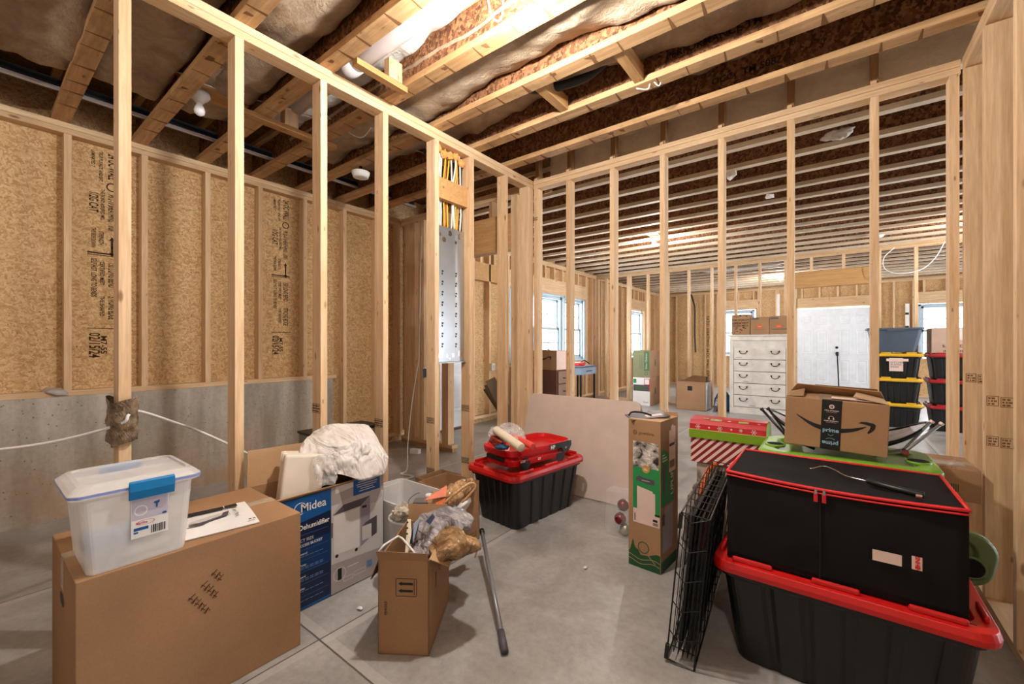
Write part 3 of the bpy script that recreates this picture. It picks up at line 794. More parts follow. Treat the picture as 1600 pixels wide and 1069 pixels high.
# pipes over the narrow side space
o = MB().tube([(-3.86, -2.9, 2.80), (-3.86, 3.15, 2.80)], .038, 16).build('drain_pipe', PIPEB, None, smooth=True); tag(o, 'dark grey pipe running through the joists above the concrete wall', 'pipe')
o = MB().tube([(-3.80, -2.9, 2.755), (-3.80, 3.15, 2.755)], .013, 10).build('conduit_pipe', PVC, None, smooth=True); tag(o, 'thin white pipe running beside the dark pipe above the concrete wall', 'pipe')
t = thing('drain_pipe', 'fat white plastic drain pipe lying in the joist bay above the stud partition', 'pipe', (-3.0, 1.415, 2.845))
MB().tube([(0, 0, 0), (1.0, 0, .005), (3.4, 0, .02)], .057, 24).build('pipe', PVC, t, smooth=True)
MB().tube([(.62, 0, .003), (.76, 0, .004)], .064, 24).build('coupling', PVC, t, smooth=True)
cable('red_cable', 'orange-red cable passing through the joists above the narrow side space', [(-3.16, -2.4, 2.83), (-3.15, -.6, 2.815), (-3.15, .2, 2.82), (-3.13, .75, 2.80), (-3.08, 1.2, 2.83), (-2.98, 1.6, 2.83), (-2.9, 2.6, 2.84)], .007, CABR)
cable('white_cable', 'white cable running along the red one through the joists', [(-3.12, .45, 2.83), (-3.09, .95, 2.79), (-3.0, 1.3, 2.80), (-2.9, 1.75, 2.82), (-2.8, 2.6, 2.84)], .005, CABW)
cable('white_cable', 'white cable sagging between joists beside the round ceiling box', [(-2.9, 1.55, 2.84), (-2.85, 1.68, 2.76), (-2.76, 1.78, 2.70), (-2.66, 1.82, 2.78)], .004, CABW)
cable('white_cable', 'white cable looping down from the fat drain pipe', [(-1.28, 1.47, 2.90), (-1.27, 1.50, 2.72), (-1.22, 1.52, 2.70), (-1.20, 1.50, 2.92)], .004, CABW)
cable('white_cable', 'white cable stub poking out of the ceiling behind the partition corner', [(-2.5, 2.45, 2.88), (-2.47, 2.50, 2.74), (-2.40, 2.55, 2.70), (-2.36, 2.5, 2.86)], .004, CABW)
# loose cable wrapped in tape around the first stud
cable('white_cable', 'white cable pulled tight across the concrete wall and wrapped to the taped stud', [(-2.62, -.55, .90), (-2.50, -.1, .80), (-2.36, .16, .80), (-2.20, .36, .862), (-2.19, .395, .90), (-2.30, .45, .895), (-2.45, .62, .80), (-2.50, .72, .74), (-2.42, .83, .66), (-2.30, .98, .54)], .006, CABW)
tp = MB()
def tapef(u, v):
    a = 2*math.pi*u; r_ = 1.0+.16*noise.noise(Vector((math.cos(a)*2, math.sin(a)*2, v*6)))
    return Vector((-2.2495+.064*math.copysign(abs(math.cos(a))**.5, math.cos(a))*r_, .386+.042*math.copysign(abs(math.sin(a))**.5, math.sin(a))*r_, .79+.17*v+.012*math.sin(a*2)))
tp.grid(tapef, 36, 14)
o = tp.build('tape_wrap', TAPE, None, smooth=True); tag(o, 'crumpled brown tape wrapped round the foot of the stud beside the clear tote', 'tape')
# switch box and cable on the short wall
t = thing('outlet_box', 'blue electrical box with a knot of cable on the short stud wall', 'outlet box', (-3.728, 3.26, .80))
m = MB(); m.box(0, -.06, 0, .06, 0, .1); m.build('box', OBLUE, t, .003)
bx('bracket', STEEL, t, -.012, -.058, -.005, 0, -.002, .11)
cable('white_cable', 'white cable dropping from the blue electrical box and curling on the floor', [(-3.70, 3.15, 2.4), (-3.71, 3.14, 1.6), (-3.70, 3.12, 1.05), (-3.74, 3.11, .82), (-3.62, 2.95, .52), (-3.40, 2.72, .16), (-3.16, 2.52, .012), (-3.10, 2.40, .008), (-2.95, 2.42, .008), (-2.92, 2.30, .008), (-2.75, 2.05, .008), (-2.62, 1.84, .008)], .0055, CABW)
t = thing('outlet_box', 'small white outlet box low on the stud behind the doorway', 'outlet box', (-4.14, 4.87, .78)); bx('box', WHITE, t, 0, 0, 0, .04, .07, .11, .004)
bx('socket', LGREY, t, .04, .015, .02, .043, .055, .09)
t = thing('block', 'little white block lying on the floor behind the cloth-topped box', 'block', (-3.62, 2.92, 0), .3); bx('block_body', PAPER, t, 0, 0, 0, .11, .05, .05, .003)

def lampholder(name, label, loc, lit=False, grp=None, E=0):
    t = thing(name, label, 'lamp', loc, 0, grp)
    MB().lathe([(.055, .05), (.058, .03), (.045, .012), (.03, 0), (.022, -.012)], n=24).build('porcelain_holder', WHITE, t, smooth=True)
    g = MB().lathe([(.012, -.01), (.016, -.024), (.026, -.045), (.030, -.062), (.026, -.08), (.012, -.092), (.001, -.094)], n=20).build('bulb', LIT if lit else BULB, t, smooth=True)
    if E:
        g.visible_shadow = True
        l = bpy.data.lights.new('bulb_light', 'POINT'); l.energy = E; l.color = (1, .97, .92); l.shadow_soft_size = .035
        lo = bpy.data.objects.new('bulb_light', l); COL.objects.link(lo); lo.parent = t; lo.location = (0, 0, -.20)
    return t
lampholder('lamp_holder', 'unlit bulb in a white porcelain holder between the joists above the narrow side space', (-3.17, .905, 2.71))
bx('blocking', FY, None, -3.24, .86-.0, 2.762, -3.10, 1.16, 2.80); tag(bpy.data.objects['blocking'] if False else COL.objects[-1], 'short wood block holding the unlit porcelain lamp holder', 'wood block')
lampholder('lamp_holder', 'lit bare bulb in a porcelain holder beside the white drain pipe', (-1.02, 1.335, 2.745), True, None, E=80)
bx('blocking', FY, None, -1.09, 1.26, 2.80, -.95, 1.57, 2.838); tag(COL.objects[-1], 'short wood block holding the lit bulb beside the drain pipe', 'wood block')
lampholder('lamp_holder', 'unseen lit fill bulb above the spot behind the camera', (.15, -.35, 2.66), True, None, E=26)  # unseen bulb and holder behind the camera, giving fill light
lampholder('lamp_holder', 'unseen lit fill bulb over the narrow space behind the big carton', (-2.9, -.9, 2.66), True, None, E=10)  # unseen bulb and holder, adding weak fill over the side space
for x_, y_, l_ in ((-2.0, 5.92, 'glowing bulb of the back room'), (1.6, 7.2, 'bulb on the dresser side'), (-.9, 10.8, 'bulb at the far end'), (.15, -.35, 'fill bulb behind the camera'), (-2.9, -.9, 'fill bulb of the narrow space')):
    tag(bx('blocking', FY, None, x_-.07, y_-.25, 2.712, x_+.07, y_+.25, 2.75), 'short wood block carrying the lit %s' % l_, 'wood block')
lampholder('lamp_holder', 'lit bare bulb glowing under the back room joists', (-2.0, 5.92, 2.66), True, 'bulbs over the back room', E=45)
lampholder('lamp_holder', 'lit bare bulb over the dresser side of the back room', (1.6, 7.2, 2.66), True, 'bulbs over the back room', E=45)
lampholder('lamp_holder', 'lit bare bulb over the far end by the double doors', (-.9, 10.8, 2.66), True, 'bulbs over the back room', E=50)
t = thing('ceiling_box', 'round white ceiling box cover under a joist above the narrow side space', 'ceiling box', (-3.19, 2.055, 2.61))
MB().lathe([(.045, -.018), (.062, -.014), (.066, 0), (.072, .01), (.075, .03), (.05, .04)], n=28).build('cover', WHITE, t, smooth=True)
bx('hanger', BMET, t, -.01, -.01, .04, .01, .01, .12)

# blocking near the drain pipe
t = thing('blocking', 'pale wood blocking nailed between two joists under the drain pipe, with a short upright', 'wood block', (-2.03, 1.258, 2.655))
bx('crossblock', FY, t, 0, 0, 0, .045, .33, .032, .001); bx('upright_block', WZ, t, -.0, .20, .034, .045, .29, .145, .001)
t = thing('blocking', 'dark-lit wood blocking nailed across the joists above the narrow side space, with a short upright', 'wood block', (-3.05, 1.10, 2.655))
bx('crossblock', FY, t, 0, -.05, 0, .07, .62, .032, .001); bx('upright_block', WZ, t, .0, .24, .034, .07, .33, .145, .001)
for i, (x, k) in enumerate(((-1.42, 4), (-.92, 4))):
    y = .356+.4064*k+.089
    t = bx('blocking', FY, None, 0, 0, 0, .055, .318, .085, .001); t.location = (x, y, 2.70)
    tag(t, ('flat wood block bridging two joists, the one closer to the partition corner' if i == 0 else 'flat wood block bridging two joists, the one further from the partition corner'), 'wood block', 'blocks bridging the joists')
cable('duct_sleeve', 'dark grey hose bowed up between two joists', [(-1.62, 2.12, 2.83), (-1.45, 2.2, 2.775), (-1.2, 2.3, 2.80), (-1.05, 2.34, 2.88)], .028, PIPEB, 'hose')
cable('string', 'twist of pale string caught on the joist beside the print', [(-.93, 2.43, 2.70), (-.90, 2.40, 2.67), (-.86, 2.44, 2.675), (-.83, 2.41, 2.70), (-.80, 2.45, 2.675), (-.78, 2.44, 2.72)], .004, PAPER, 'string')

# ------------------------------------------------------------------ cartons
def face_frame(M): return M
def carton(name, label, cat, loc, rz, w, d, h, mat=None, open_=False, tape=True, th=.005, bevel=.003, group=None):
    """closed or open box: local 0..w, 0..d, 0..h"""
    t = thing(name, label, cat, loc, rz, group); mat = mat or CARD
    m = MB()
    if open_:
        m.box(0, 0, 0, w, d, th); m.box(0, 0, 0, w, th, h); m.box(0, d-th, 0, w, d, h); m.box(0, 0, 0, th, d, h); m.box(w-th, 0, 0, w, d, h)
        m.build('carton_body', mat, t)
    else:
        m.box(0, 0, 0, w, d, h); m.build('carton_body', mat, t, bevel)
        if tape:
            MB().box(w/2-.025, -.0006, h-.06, w/2+.025, d+.0006, h+.0008).build('packing_tape', TAPEC, t) if d >= w else MB().box(-.0006, d/2-.025, h-.06, w+.0006, d/2+.025, h+.0008).build('packing_tape', TAPEC, t)
    return t
# big brown carton with the clear tote and the manual
t = carton('cardboard_box', 'big plain brown carton under the clear latch tote, handwriting on its side', 'cardboard box', (-2.14, .187, 0), 0, .485, .616, .518)
# handwriting on +X face: reads upside down, slanting
for s_, (yy, zz) in zip(('Kid', 'Tiger', 'Medium'), ((.415, .392), (.368, .372), (.325, .345))) if False else ():
    pass
hw = MB()
def stroke(pts, r_=.0009): hw.tube([(.4862, p[0], p[1]) for p in pts], r_, 5)
rr = random.Random(5)
for (y0, z0, n_) in ((.318, .400, 3), (.288, .374, 5), (.254, .347, 6)):
    dy, dz = .0085, -.0125
    for i in range(n_):
        y, z = y0+dy*i, z0+dz*i
        stroke([(y, z), (y+.017+rr.uniform(-.004, .004), z+.014)])
        stroke([(y+.004, z-.004), (y+.014, z+.012), (y+.019, z+.001)] if i % 2 else [(y+.002, z+.008), (y+.013, z-.002)])
hw.build('marker_writing', INK, t)
decal('hand_hole', BLACK, t, (.24, 0, 0), (1, 0, 0), (0, 0, 1), disc(.0, .385, .045, 14, .45), .0008)
bx('label_tape', TAPEC, t, .22, -.0012, .42, .27, -.0004, .515)

# manual
t = thing('manual', "white owner's manual booklet lying on the big brown carton beside the tote", 'booklet', (-1.826, .578, .5195), R(80))
MB().grid(lambda u, v: Vector((-.115+u*.225, -.135+v*.27, .004+.004*math.sin(v*3.14))), 8, 8).build('pages', PAPER, t, solid=.003)
O_ = ((0, 0, .0125), (1, 0, 0), (0, 1, 0))
decal('cover_band', BPL, t, *O_, [rect(-.115, .072, .030, .105), rect(.034, .074, .075, .106)])
decal('cover_picture', LGREY, t, *O_, [(-.085, -.02), (-.085, .0), (.02, .035), (.02, .0), (-.05, -.025)])
decal('cover_picture', DGREY, t, *O_, [(-.09, -.045), (-.05, -.05), (-.03, -.03), (.03, -.01), (.04, .032), (.022, .032), (.012, .0), (-.04, -.022), (-.09, -.035)], .0012)
text("Owner's Manual", t, (.052, .055, .0125), (0, -1, 0), (1, 0, 0), .021, BLACK, sx=.72); text('275, 187, 202', t, (.030, .045, .0125), (0, -1, 0), (1, 0, 0), .013, DGREY, sx=.8)
decal('cover_mark', BLACK, t, *O_, [disc(.085, -.105, .005), disc(.098, -.105, .005)])

# clear latch tote
t = thing('storage_tote', 'clear plastic latch tote with a bright blue clasp on the big brown carton', 'storage tote', (-1.79, .325, .519))
b = MB()
def ring(w, d, r_, z, cx=0): return [(x+cx, y, z) for x, y in b.rrect(w, d, r_)]
b.loft([ring(.25, .225, .02, 0), ring(.252, .23, .02, .006), ring(.272, .262, .022, .215), ring(.28, .268, .022, .225)], cap1=False)
o = b.build('tub', CLEAR, t, smooth=False); md = o.modifiers.new('s', 'SOLIDIFY'); md.thickness = .002
b = MB(); b.loft([ring(.296, .30, .03, .222), ring(.300, .306, .03, .226), ring(.300, .306, .03, .238), ring(.285, .29, .03, .246), ring(.262, .266, .03, .256), ring(.24, .244, .03, .258), ring(.235, .24, .03, .252)])
b.build('lid', CLEAR, t)
b = MB(); b.loft([ring(.302, .308, .03, .229), ring(.3025, .3085, .03, .236)], False, False)
b.build('gasket', plain('periwinkle_gasket', (130, 150, 214), 0.4), t)
lt = MB(); lt.poly([(.1515, -.03, .252), (.158, -.03, .247), (.160, -.03, .222), (.153, -.03, .196), (.148, -.03, .196), (.149, -.03, .24)], (0, .108, 0)); lt.build('latch', CYAN, t, .002)
lt = MB(); lt.poly([(-.1515, -.05, .252), (-.158, -.05, .247), (-.160, -.05, .222), (-.153, -.05, .196), (-.148, -.05, .196), (-.149, -.05, .24)], (0, .108, 0)); lt.build('latch', CYAN, t, .002)
# handles shoulders
b = MB(); b.box(.128, -.13, .06, .134, -.05, .20); 
lab = frame((.1372, -.022, .196), (0, 1, 0), (.08, 0, 1))
def L(nm, mt, P, lift=.0006): decal(nm, mt, t, (.1335, -.022, .075), (0, 1, 0), (.04, 0, 1), P, lift)
b.bm.free()
L('label', PAPER, rect(0, 0, .088, .118)); L('label_photo', plain('label_photo_tone', (196, 190, 206), .5), rect(.001, .055, .087, .117), .001)
L('label_print', REDP, ringpts(.034, .044, .019, .021, sy=.35), .0012); text('Sterilite', t, (.1345, -.012, .1155), (0, 1, 0), (.04, 0, 1), .0105, REDP, 'lettering', .02, .85, lift=.0014)
L('label_print', BLUE, [rect(.006, .022, .040, .031), rect(.006, .014, .016, .019)], .0012)
L('label_barcode', BLACK, [rect(.046+i*.0045, .006, .048+i*.0045+(.001 if i % 3 else 0), .03) for i in range(8)], .0012)
L('label_picture', BLUE, [[(.052, .10), (.066, .103), (.066, .097), (.062, .093), (.061, .082), (.057, .082), (.057, .093), (.052, .096)], disc(.078, .06, .006, 12, .6)], .0014)
L('label_picture', PAPER, ringpts(.022, .082, .013, .016), .0014)
# contents
o = hullbag('folded_cloth', [Vector(p)+Vector((-1.80, .33, .527)) for p in ((-.10, -.08, 0), (.10, -.09, 0), (.10, .08, 0), (-.10, .08, 0), (-.08, -.06, .03), (.09, -.05, .045), (.09, .07, .035), (-.06, .07, .05))], BAGW, None, .004, 20, 3, 3)
tag(o, 'folded white cloth lying inside the clear latch tote', 'cloth')
t2 = bx('blue_packet', plain('pale_blue_packet', (128, 166, 210), .5), None, -.04, -.055, 0, .04, .055, .045, .004); t2.location = (-1.72, .265, .573); tag(t2, 'pale blue packet inside the clear latch tote', 'packet')

# dehumidifier carton
t = carton('dehumidifier_box', 'blue and white dehumidifier carton standing open with packing foam in it', 'cardboard box', (-2.15, .795, 0), 0, .29, .535, .512, CARD, open_=True)
X = .2902
def D(nm, mt, P, lift=.0004): return decal(nm, mt, t, (X, 0, 0), (0, 1, 0), (0, 0, 1), P, lift)
D('printed_side', GREYP, rect(.002, .004, .532, .505))
D('printed_panel', NAVY, rect(.002, .008, .248, .505), .0007); D('printed_panel', BLUE, [(.002, .38), (.248, .405), (.248, .500), (.002, .500)], .0009)
D('printed_panel', plain('mid_blue_print', (6, 52, 106), .45), rect(.002, .17, .248, .30), .0009); D('printed_panel', BLUE, rect(.002, .004, .248, .014), .0009)
D('printed_photo', LGREY, [(.25, .145), (.532, .125), (.532, .42), (.25, .42)], .0007)
D('printed_photo', LGREY, [(.27, .47), (.532, .50), (.532, .505), (.27, .505)], .0009)
# sofa behind
D('printed_sofa', plain('sofa_print', (186, 176, 176), .5), [(.255, .38), (.30, .43), (.52, .44), (.528, .39), (.50, .37), (.255, .36)], .0009)
D('printed_sofa', DGREY, [rect(.25, .27, .256, .34)], .001)
# machine
D('printed_machine', DGREY, [(.256, .372), (.40, .375), (.455, .412), (.31, .408)], .0011); D('printed_machine', plain('machine_side_print', (150, 140, 152), .5), [(.40, .172), (.455, .200), (.455, .412), (.40, .375)], .0012)
D('printed_machine', LGREY, [(.256, .18), (.40, .172), (.40, .375), (.256, .372)], .0013); D('printed_machine', plain('machine_face_print', (226, 222, 220), .5), [(.262, .186), (.395, .178), (.395, .370), (.262, .367)], .0015)
D('printed_wheel', BLACK, [disc(.276, .176, .008), disc(.378, .168, .008), rect(.41, .36, .435, .372)], .0016)
D('printed_bucket', LGREY, rect(.410, .20, .463, .27), .0015); D('printed_bucket', DGREY, [(.463, .20), (.495, .21), (.495, .30), (.43, .285), (.41, .27), (.463, .27)], .0013)
D('printed_badge', BLUE, rect(.362, .435, .512, .508), .0013)
for i, w_ in enumerate((.10, .12, .11, .07, .09)): D('badge_text', LGREY, rect(.437-w_/2, .492-i*.011, .437+w_/2, .496-i*.011), .0015)
D('printed_phone', BLACK, rect(.281, .058, .301, .112), .0013); D('printed_phone', PAPER, ringpts(.291, .085, .030, .032), .0012)
D('printed_icons', PAPER, [rect(.31, .040, .36, .0415), rect(.31, .058, .36, .0595), rect(.31, .04, .3115, .0595), rect(.3585, .04, .36, .0595), rect(.366, .045, .43, .0465), rect(.366, .063, .43, .0645), rect(.366, .045, .3675, .0645), rect(.4285, .045, .43, .0645), rect(.33, .10, .39, .103)], .0013)
D('printed_icons', plain('badge_blue_print', (90, 130, 180), .5), rect(.438, .058, .466, .088), .0013)
def TX(s_, y, z, size, mt=PAPER, bold=.012, sx=1.0): text(s_, t, (X+.001, y, z), (0, 1, 0), (0, 0, 1), size, mt, 'lettering', bold, sx, lift=.001)
TX('Midea', .105, .435, .052, bold=.008, sx=.95)
D('logo_ring', PAPER, ringpts(.105, .452, .024, .027, 30, 300), .0012)
TX('Dehumidifier', .098, .355, .032, sx=.83, bold=.02); TX('COMPACT SIZE', .04, .303, .018, sx=1, bold=0); TX('LARGE ACCESS BUCKET', .045, .281, .016, bold=.02, sx=.93)
for nm_, z in (('Space Control', .245), ('Built-in Pump', .196), ('Smart Guard', .144), ('LED Display', .092)): TX(nm_, .06, z, .013, bold=.02)
for z in (.332, .265, .22, .168, .115, .06): D('printed_rule', plain('pale_blue_rule', (90, 130, 180), .5), rect(.08, z, .235, z+.0012), .0012)
for z in (.236, .188, .181, .136, .129, .083, .040): D('small_print', plain('pale_blue_text', (110, 146, 190), .5), [rect(.06+i*.022, z, .06+i*.022+.017, z+.003) for i in range(7)], .0012)
# flaps: the rear one stands up, the front one folded outward as a thin lip, near end one folded in
def flap(t, nm, mat, pts, th=(0, 0, .004)): return MB().poly(pts, th).build(nm, mat, t)
flap(t, 'flap', CARDL, [(0, .0, .512), (0, .50, .512), (-.03, .50, .66), (-.03, .015, .675)], (.004, 0, 0))
flap(t, 'flap', CARD, [(0, .003, .512), (.29, .003, .512), (.27, .06, .40), (.02, .06, .40)], (0, .004, 0))
flap(t, 'flap', CARDL, [(.283, -.02, .513), (.283, .55, .508), (.300, .55, .512), (.302, -.02, .516)], (0, 0, .003))
# packing foam
t = thing('styrofoam_block', 'white styrofoam packing block sticking out of the dehumidifier carton', 'packing foam', (-1.985, .925, .33), rot=(R(-7), R(-6), R(-20)))
fb = MB(); fb.box(-.10, -.075, 0, .085, .095, .335); fb.build('block', FOAM, t, .012, seg=3)
gv = MB()
for x in (-.045, .03): gv.box(x-.006, -.081, .300, x+.006, -.06, .338)
gv.build('moulded_rib', FOAM, t, .003)
# cloudy foam sheet bag
def H(*L): return [pix(*p) for p in L]
o = hullbag('foam_sheet_bag', H((466, 712, 1.98), (472, 692, 2.05), (492, 672, 2.15), (518, 661, 2.2), (576, 664, 2.3), (592, 690, 2.28), (607, 716, 2.2), (601, 742, 2.1), (560, 752, 1.98), (500, 735, 1.94), (520, 700, 1.98), (560, 690, 2.05), (520, 665, 2.3), (575, 668, 2.36), (600, 730, 2.3), (480, 700, 2.2)), BAGW, None, .008, 7, 5, 2, keep=.12)
tag(o, 'big crumpled white foam sheet heaped in the dehumidifier carton', 'packing sheet')
o = hullbag('clear_bag', H((484, 712, 1.93), (524, 708, 1.96), (520, 735, 1.93), (498, 742, 1.90), (500, 762, 1.90), (525, 758, 1.93), (505, 740, 1.98), (528, 730, 2.0)), CLEAR2, None, .010, 24, 4, 8)
tag(o, 'crinkled clear plastic bag between the styrofoam and the foam sheet', 'plastic bag')
# dark bin behind
t = thing('storage_bin', 'grey bin with a black lid showing behind the crumpled foam sheet', 'storage bin', (-2.50, 1.20, 0))
bx('bin_body', plain('grey_bin_side', (126, 118, 108), .7), t, 0, 0, 0, .19, .42, .652, .01); bx('lid', BPL, t, -.006, -.006, .652, .196, .426, .667, .004)

# ------------------------------------------------------------------ middle clutter
# milky tub
t = thing('storage_tub', 'empty milky plastic tub beside the dehumidifier carton', 'storage tub', (-1.90, 1.500, 0), R(0))
b = MB()
b.loft([[(x, y, z) for x, y in b.rrect(w, d, .03)] for w, d, z in ((.36, .22, 0), (.38, .24, .01), (.42, .28, .33), (.45, .30, .335), (.45, .30, .35), (.43, .28, .35), (.37, .23, .02))], cap1=True)
b.build('tub', MILK, t)
o = bx('white_paper', PAPER, None, 0, 0, 0, .012, .16, .10); o.location = (-1.72, 1.42, .24); o.rotation_euler = (0, R(12), 0); tag(o, 'white paper sheet standing inside the milky tub', 'paper')
# pail with rags
t = thing('plastic_pail', 'grey-white plastic pail topped with rags next to the upright-arrows carton', 'pail', (-1.64, 1.315, 0))
MB().lathe([(.070, 0), (.078, .005), (.088, .33), (.094, .335), (.094, .345), (.085, .345), (.074, .02)], n=28).build('pail_body', MILK, t, smooth=True)
tag(hullbag('rag', H((612, 800, 2.0), (628, 784, 2.05), (645, 790, 2.03), (647, 812, 1.98), (620, 815, 1.95), (630, 800, 1.9), (606, 812, 2.02), (640, 790, 2.15)), crumple('rag_cloth', (150, 138, 120), (224, 214, 196), .8, 14), None, .010, 26, 4, 4), 'bundle of off-white rags in the mouth of the plastic pail', 'rag')
cable('pail_bail', 'thin wire bail standing over the rags in the pail', [pix(636, 793, 2.03), pix(640, 780, 2.03), pix(650, 772, 2.05), pix(656, 770, 2.08)], .0015, BMET, 'wire')
# small open carton at the back
t = carton('cardboard_box', 'small empty open carton at the foot of the stud partition', 'cardboard box', (-2.17, 1.80, 0), 0, .19, .23, .305, CARD, open_=True, th=.004)
# carton with groceries bags
t = carton('cardboard_box', 'open carton stuffed with tan plastic bags beside the red-lidded tote', 'cardboard box', (-1.98, 1.66, 0), 0, .28, .24, .35, CARD, open_=True, th=.004)
decal('printed_mark', BLACK, t, (.2803, 0, 0), (0, 1, 0), (0, 0, 1), [rect(.13, .03, .21, .034), rect(.206, .03, .21, .06), rect(.14, .05, .195, .053)])
tag(hullbag('plastic_bag', H((660, 786, 2.15), (672, 772, 2.2), (700, 760, 2.3), (738, 744, 2.45), (742, 758, 2.45), (735, 772, 2.35), (700, 795, 2.2), (672, 800, 2.1), (715, 780, 2.2), (690, 775, 2.12), (700, 765, 2.45), (738, 760, 2.5)), BAGT, None, .014, 13, 5, 5), 'tan plastic bag with an orange print lying in the open carton', 'plastic bag')
PB = COL.objects[-1]
ob = MB(); ob.poly([pix(662, 782, 2.085), pix(698, 758, 2.17), pix(697, 776, 2.125)]); ob.poly([pix(680, 786, 2.06), pix(697, 778, 2.10), pix(690, 793, 2.06)])
ob.build('bag_print', ORNG, PB)
cable('bag_handle', 'tan loop handle of the plastic bag above the open carton', [pix(700, 778, 2.2), pix(716, 766, 2.18), pix(735, 754, 2.18), pix(744, 759, 2.18), pix(736, 770, 2.18), pix(722, 786, 2.16)], .006, BAGT, 'bag handle') if False else None
lh = MB().tube(sweep([pix(690, 790, 2.08), pix(712, 771, 2.08), pix(733, 756, 2.1), pix(743, 759, 2.1), pix(737, 770, 2.1), pix(722, 786, 2.08)], 6), .007, 6).build('bag_handle', BAGT, PB, smooth=True)
tag(hullbag('plastic_bottle', H((706, 800, 2.1), (722, 780, 2.12), (736, 776, 2.12), (738, 784, 2.12), (728, 798, 2.1), (716, 806, 2.08), (724, 790, 2.04), (735, 780, 2.17)), WHITE, None, .002, 8, 3, 6), 'white plastic bottle end with a teal ring poking out of the bags', 'bottle')
pp = MB().tube([pix(709, 792, 2.07), pix(717, 800, 2.07)], .010, 10).build('bottle_ring', plain('teal_ring', (40, 160, 168), .4), COL.objects[-1])
# metal solvent can on a little carton
t = carton('cardboard_box', 'little closed carton under the flat metal can', 'cardboard box', (-1.765, 1.405, 0), R(37.4), .16, .10, .125, CARDD)
t = thing('metal_can', 'rectangular metal can with a white screw cap behind the grey plastic bag', 'can', (-1.67, 1.455, .127), R(37.4))
bx('can_body', plain('can_label_tan', (128, 96, 66), .5), t, -.062, -.035, 0, .062, .035, .235, .006); bx('can_rim', NAVY, t, -.0635, -.0365, .235, .0635, .0365, .241, .002); bx('can_top', STEEL, t, -.060, -.033, .241, .060, .033, .244, .002)
MB().lathe([(.012, .244), (.012, .256), (.018, .256), (.018, .270), (.014, .274)], (.012, .005, 0), 16).build('screw_cap', WHITE, t, smooth=True)

# upright-arrows carton
t = carton('cardboard_box', 'tall open carton printed with two arrows and overflowing with plastic bags', 'cardboard box', (-1.371, .957, 0), math.atan2(.108, .161), .196, .356, .358, CARD, open_=True, th=.004)
F0 = ((0, -.0, 0), (1, 0, 0), (0, 0, 1))
decal('arrow_frame', BLACK, t, *F0, [rect(.070, .222, .148, .2245), rect(.070, .288, .148, .2905), rect(.068, .225, .0705, .288), rect(.1475, .225, .150, .288), rect(.138, .228, .1405, .285)])
decal('arrow_print', BLACK, t, *F0, [arrow(.134, .270, .078, .270, .0045, .0085, .014), arrow(.134, .243, .078, .243, .0045, .0085, .014)])
text('FRAGILE', t, (.034, 0, .150), (0, 0, 1), (-1, 0, 0), .014, BLACK, bold=.01, lift=.0008)
F1 = ((.196, 0, 0), (0, 1, 0), (0, 0, 1))
decal('symbol_print', INK, t, *F1, ringpts(.17, .275, .022, .025, sy=1.5)+ringpts(.17, .275, .012, .014, sy=1.5)+[rect(.24, .29, .255, .31), rect(.10, .2, .106, .265), rect(.11, .21, .113, .26)])
flap(t, 'flap', CARD, [(0, 0, .358), (.196, 0, .358), (.190, -.012, .392), (-.004, -.012, .395)], (0, .003, 0))
flap(t, 'flap', CARDL, [(.196, .01, .358), (.196, .13, .358), (.262, .16, .330), (.268, .03, .322)], (0, 0, .003))
flap(t, 'flap', CARDD, [(0, .02, .358), (0, .30, .358), (-.03, .28, .26), (-.035, .02, .27)], (-.003, 0, 0))
flap(t, 'flap', CARD, [(0, .354, .358), (.19, .354, .358), (.185, .375, .43), (0, .37, .43)], (0, .003, 0))
tag(MB().poly([pix(632.5, 868, 1.72), pix(636.5, 811, 1.82), pix(639.5, 811, 1.82), pix(641, 870, 1.72)], (.006, .004, 0)).build('stir_stick', STIK, None, .002), 'pale wooden stir stick with drilled holes standing in the arrows carton', 'stick')
ST = COL.objects[-1]
hd = MB()
for v_ in (816, 825, 834): hd.lathe([(.0035, 0), (.0035, .0035)], pix(637.3 - (v_-816)*.03, v_, 1.82-.1*(v_-811)/57-.003), 10, Matrix.Rotation(R(90), 4, 'X'))
hd.build('stick_hole', BLACK, ST)
tag(MB().tube([pix(592, 862, 1.62), pix(600, 852, 1.64), pix(622, 838, 1.70), pix(629, 842, 1.70), pix(645, 861, 1.66), pix(649, 866, 1.65)], .0045, 8).build('hanger', WHITE, None, smooth=True), 'white plastic hanger hooked over the rim of the arrows carton', 'hanger')
tag(hullbag('plastic_bag', H((640, 862, 1.75), (644, 822, 1.85), (662, 800, 1.95), (690, 790, 1.98), (722, 796, 1.98), (742, 812, 1.93), (738, 824, 1.88), (715, 838, 1.8), (690, 860, 1.72), (660, 872, 1.66), (690, 815, 1.76), (665, 835, 1.72), (720, 808, 1.85), (690, 800, 2.1), (650, 850, 1.95), (655, 885, 1.75)), BAGG, None, .016, 12, 5, 7), 'shiny grey plastic bag with a navy print bulging out of the arrows carton', 'plastic bag')
GB = COL.objects[-1]
tag(hullbag('plastic_bag', H((668, 868, 1.68), (676, 838, 1.72), (698, 822, 1.76), (712, 822, 1.76), (735, 836, 1.74), (752, 850, 1.72), (754, 858, 1.70), (744, 866, 1.68), (716, 868, 1.62), (690, 872, 1.58), (705, 848, 1.60), (730, 848, 1.64), (700, 840, 1.86), (690, 880, 1.7)), BAGB, None, .013, 14, 5, 9), 'crinkled tan-brown plastic bag tied in a knot on top of the arrows carton', 'plastic bag')
BB = COL.objects[-1]
MB().tube([pix(746, 858, 1.69), pix(744, 866, 1.685), pix(742, 872, 1.68)], .003, 6).build('bag_tail', BAGB, BB); 
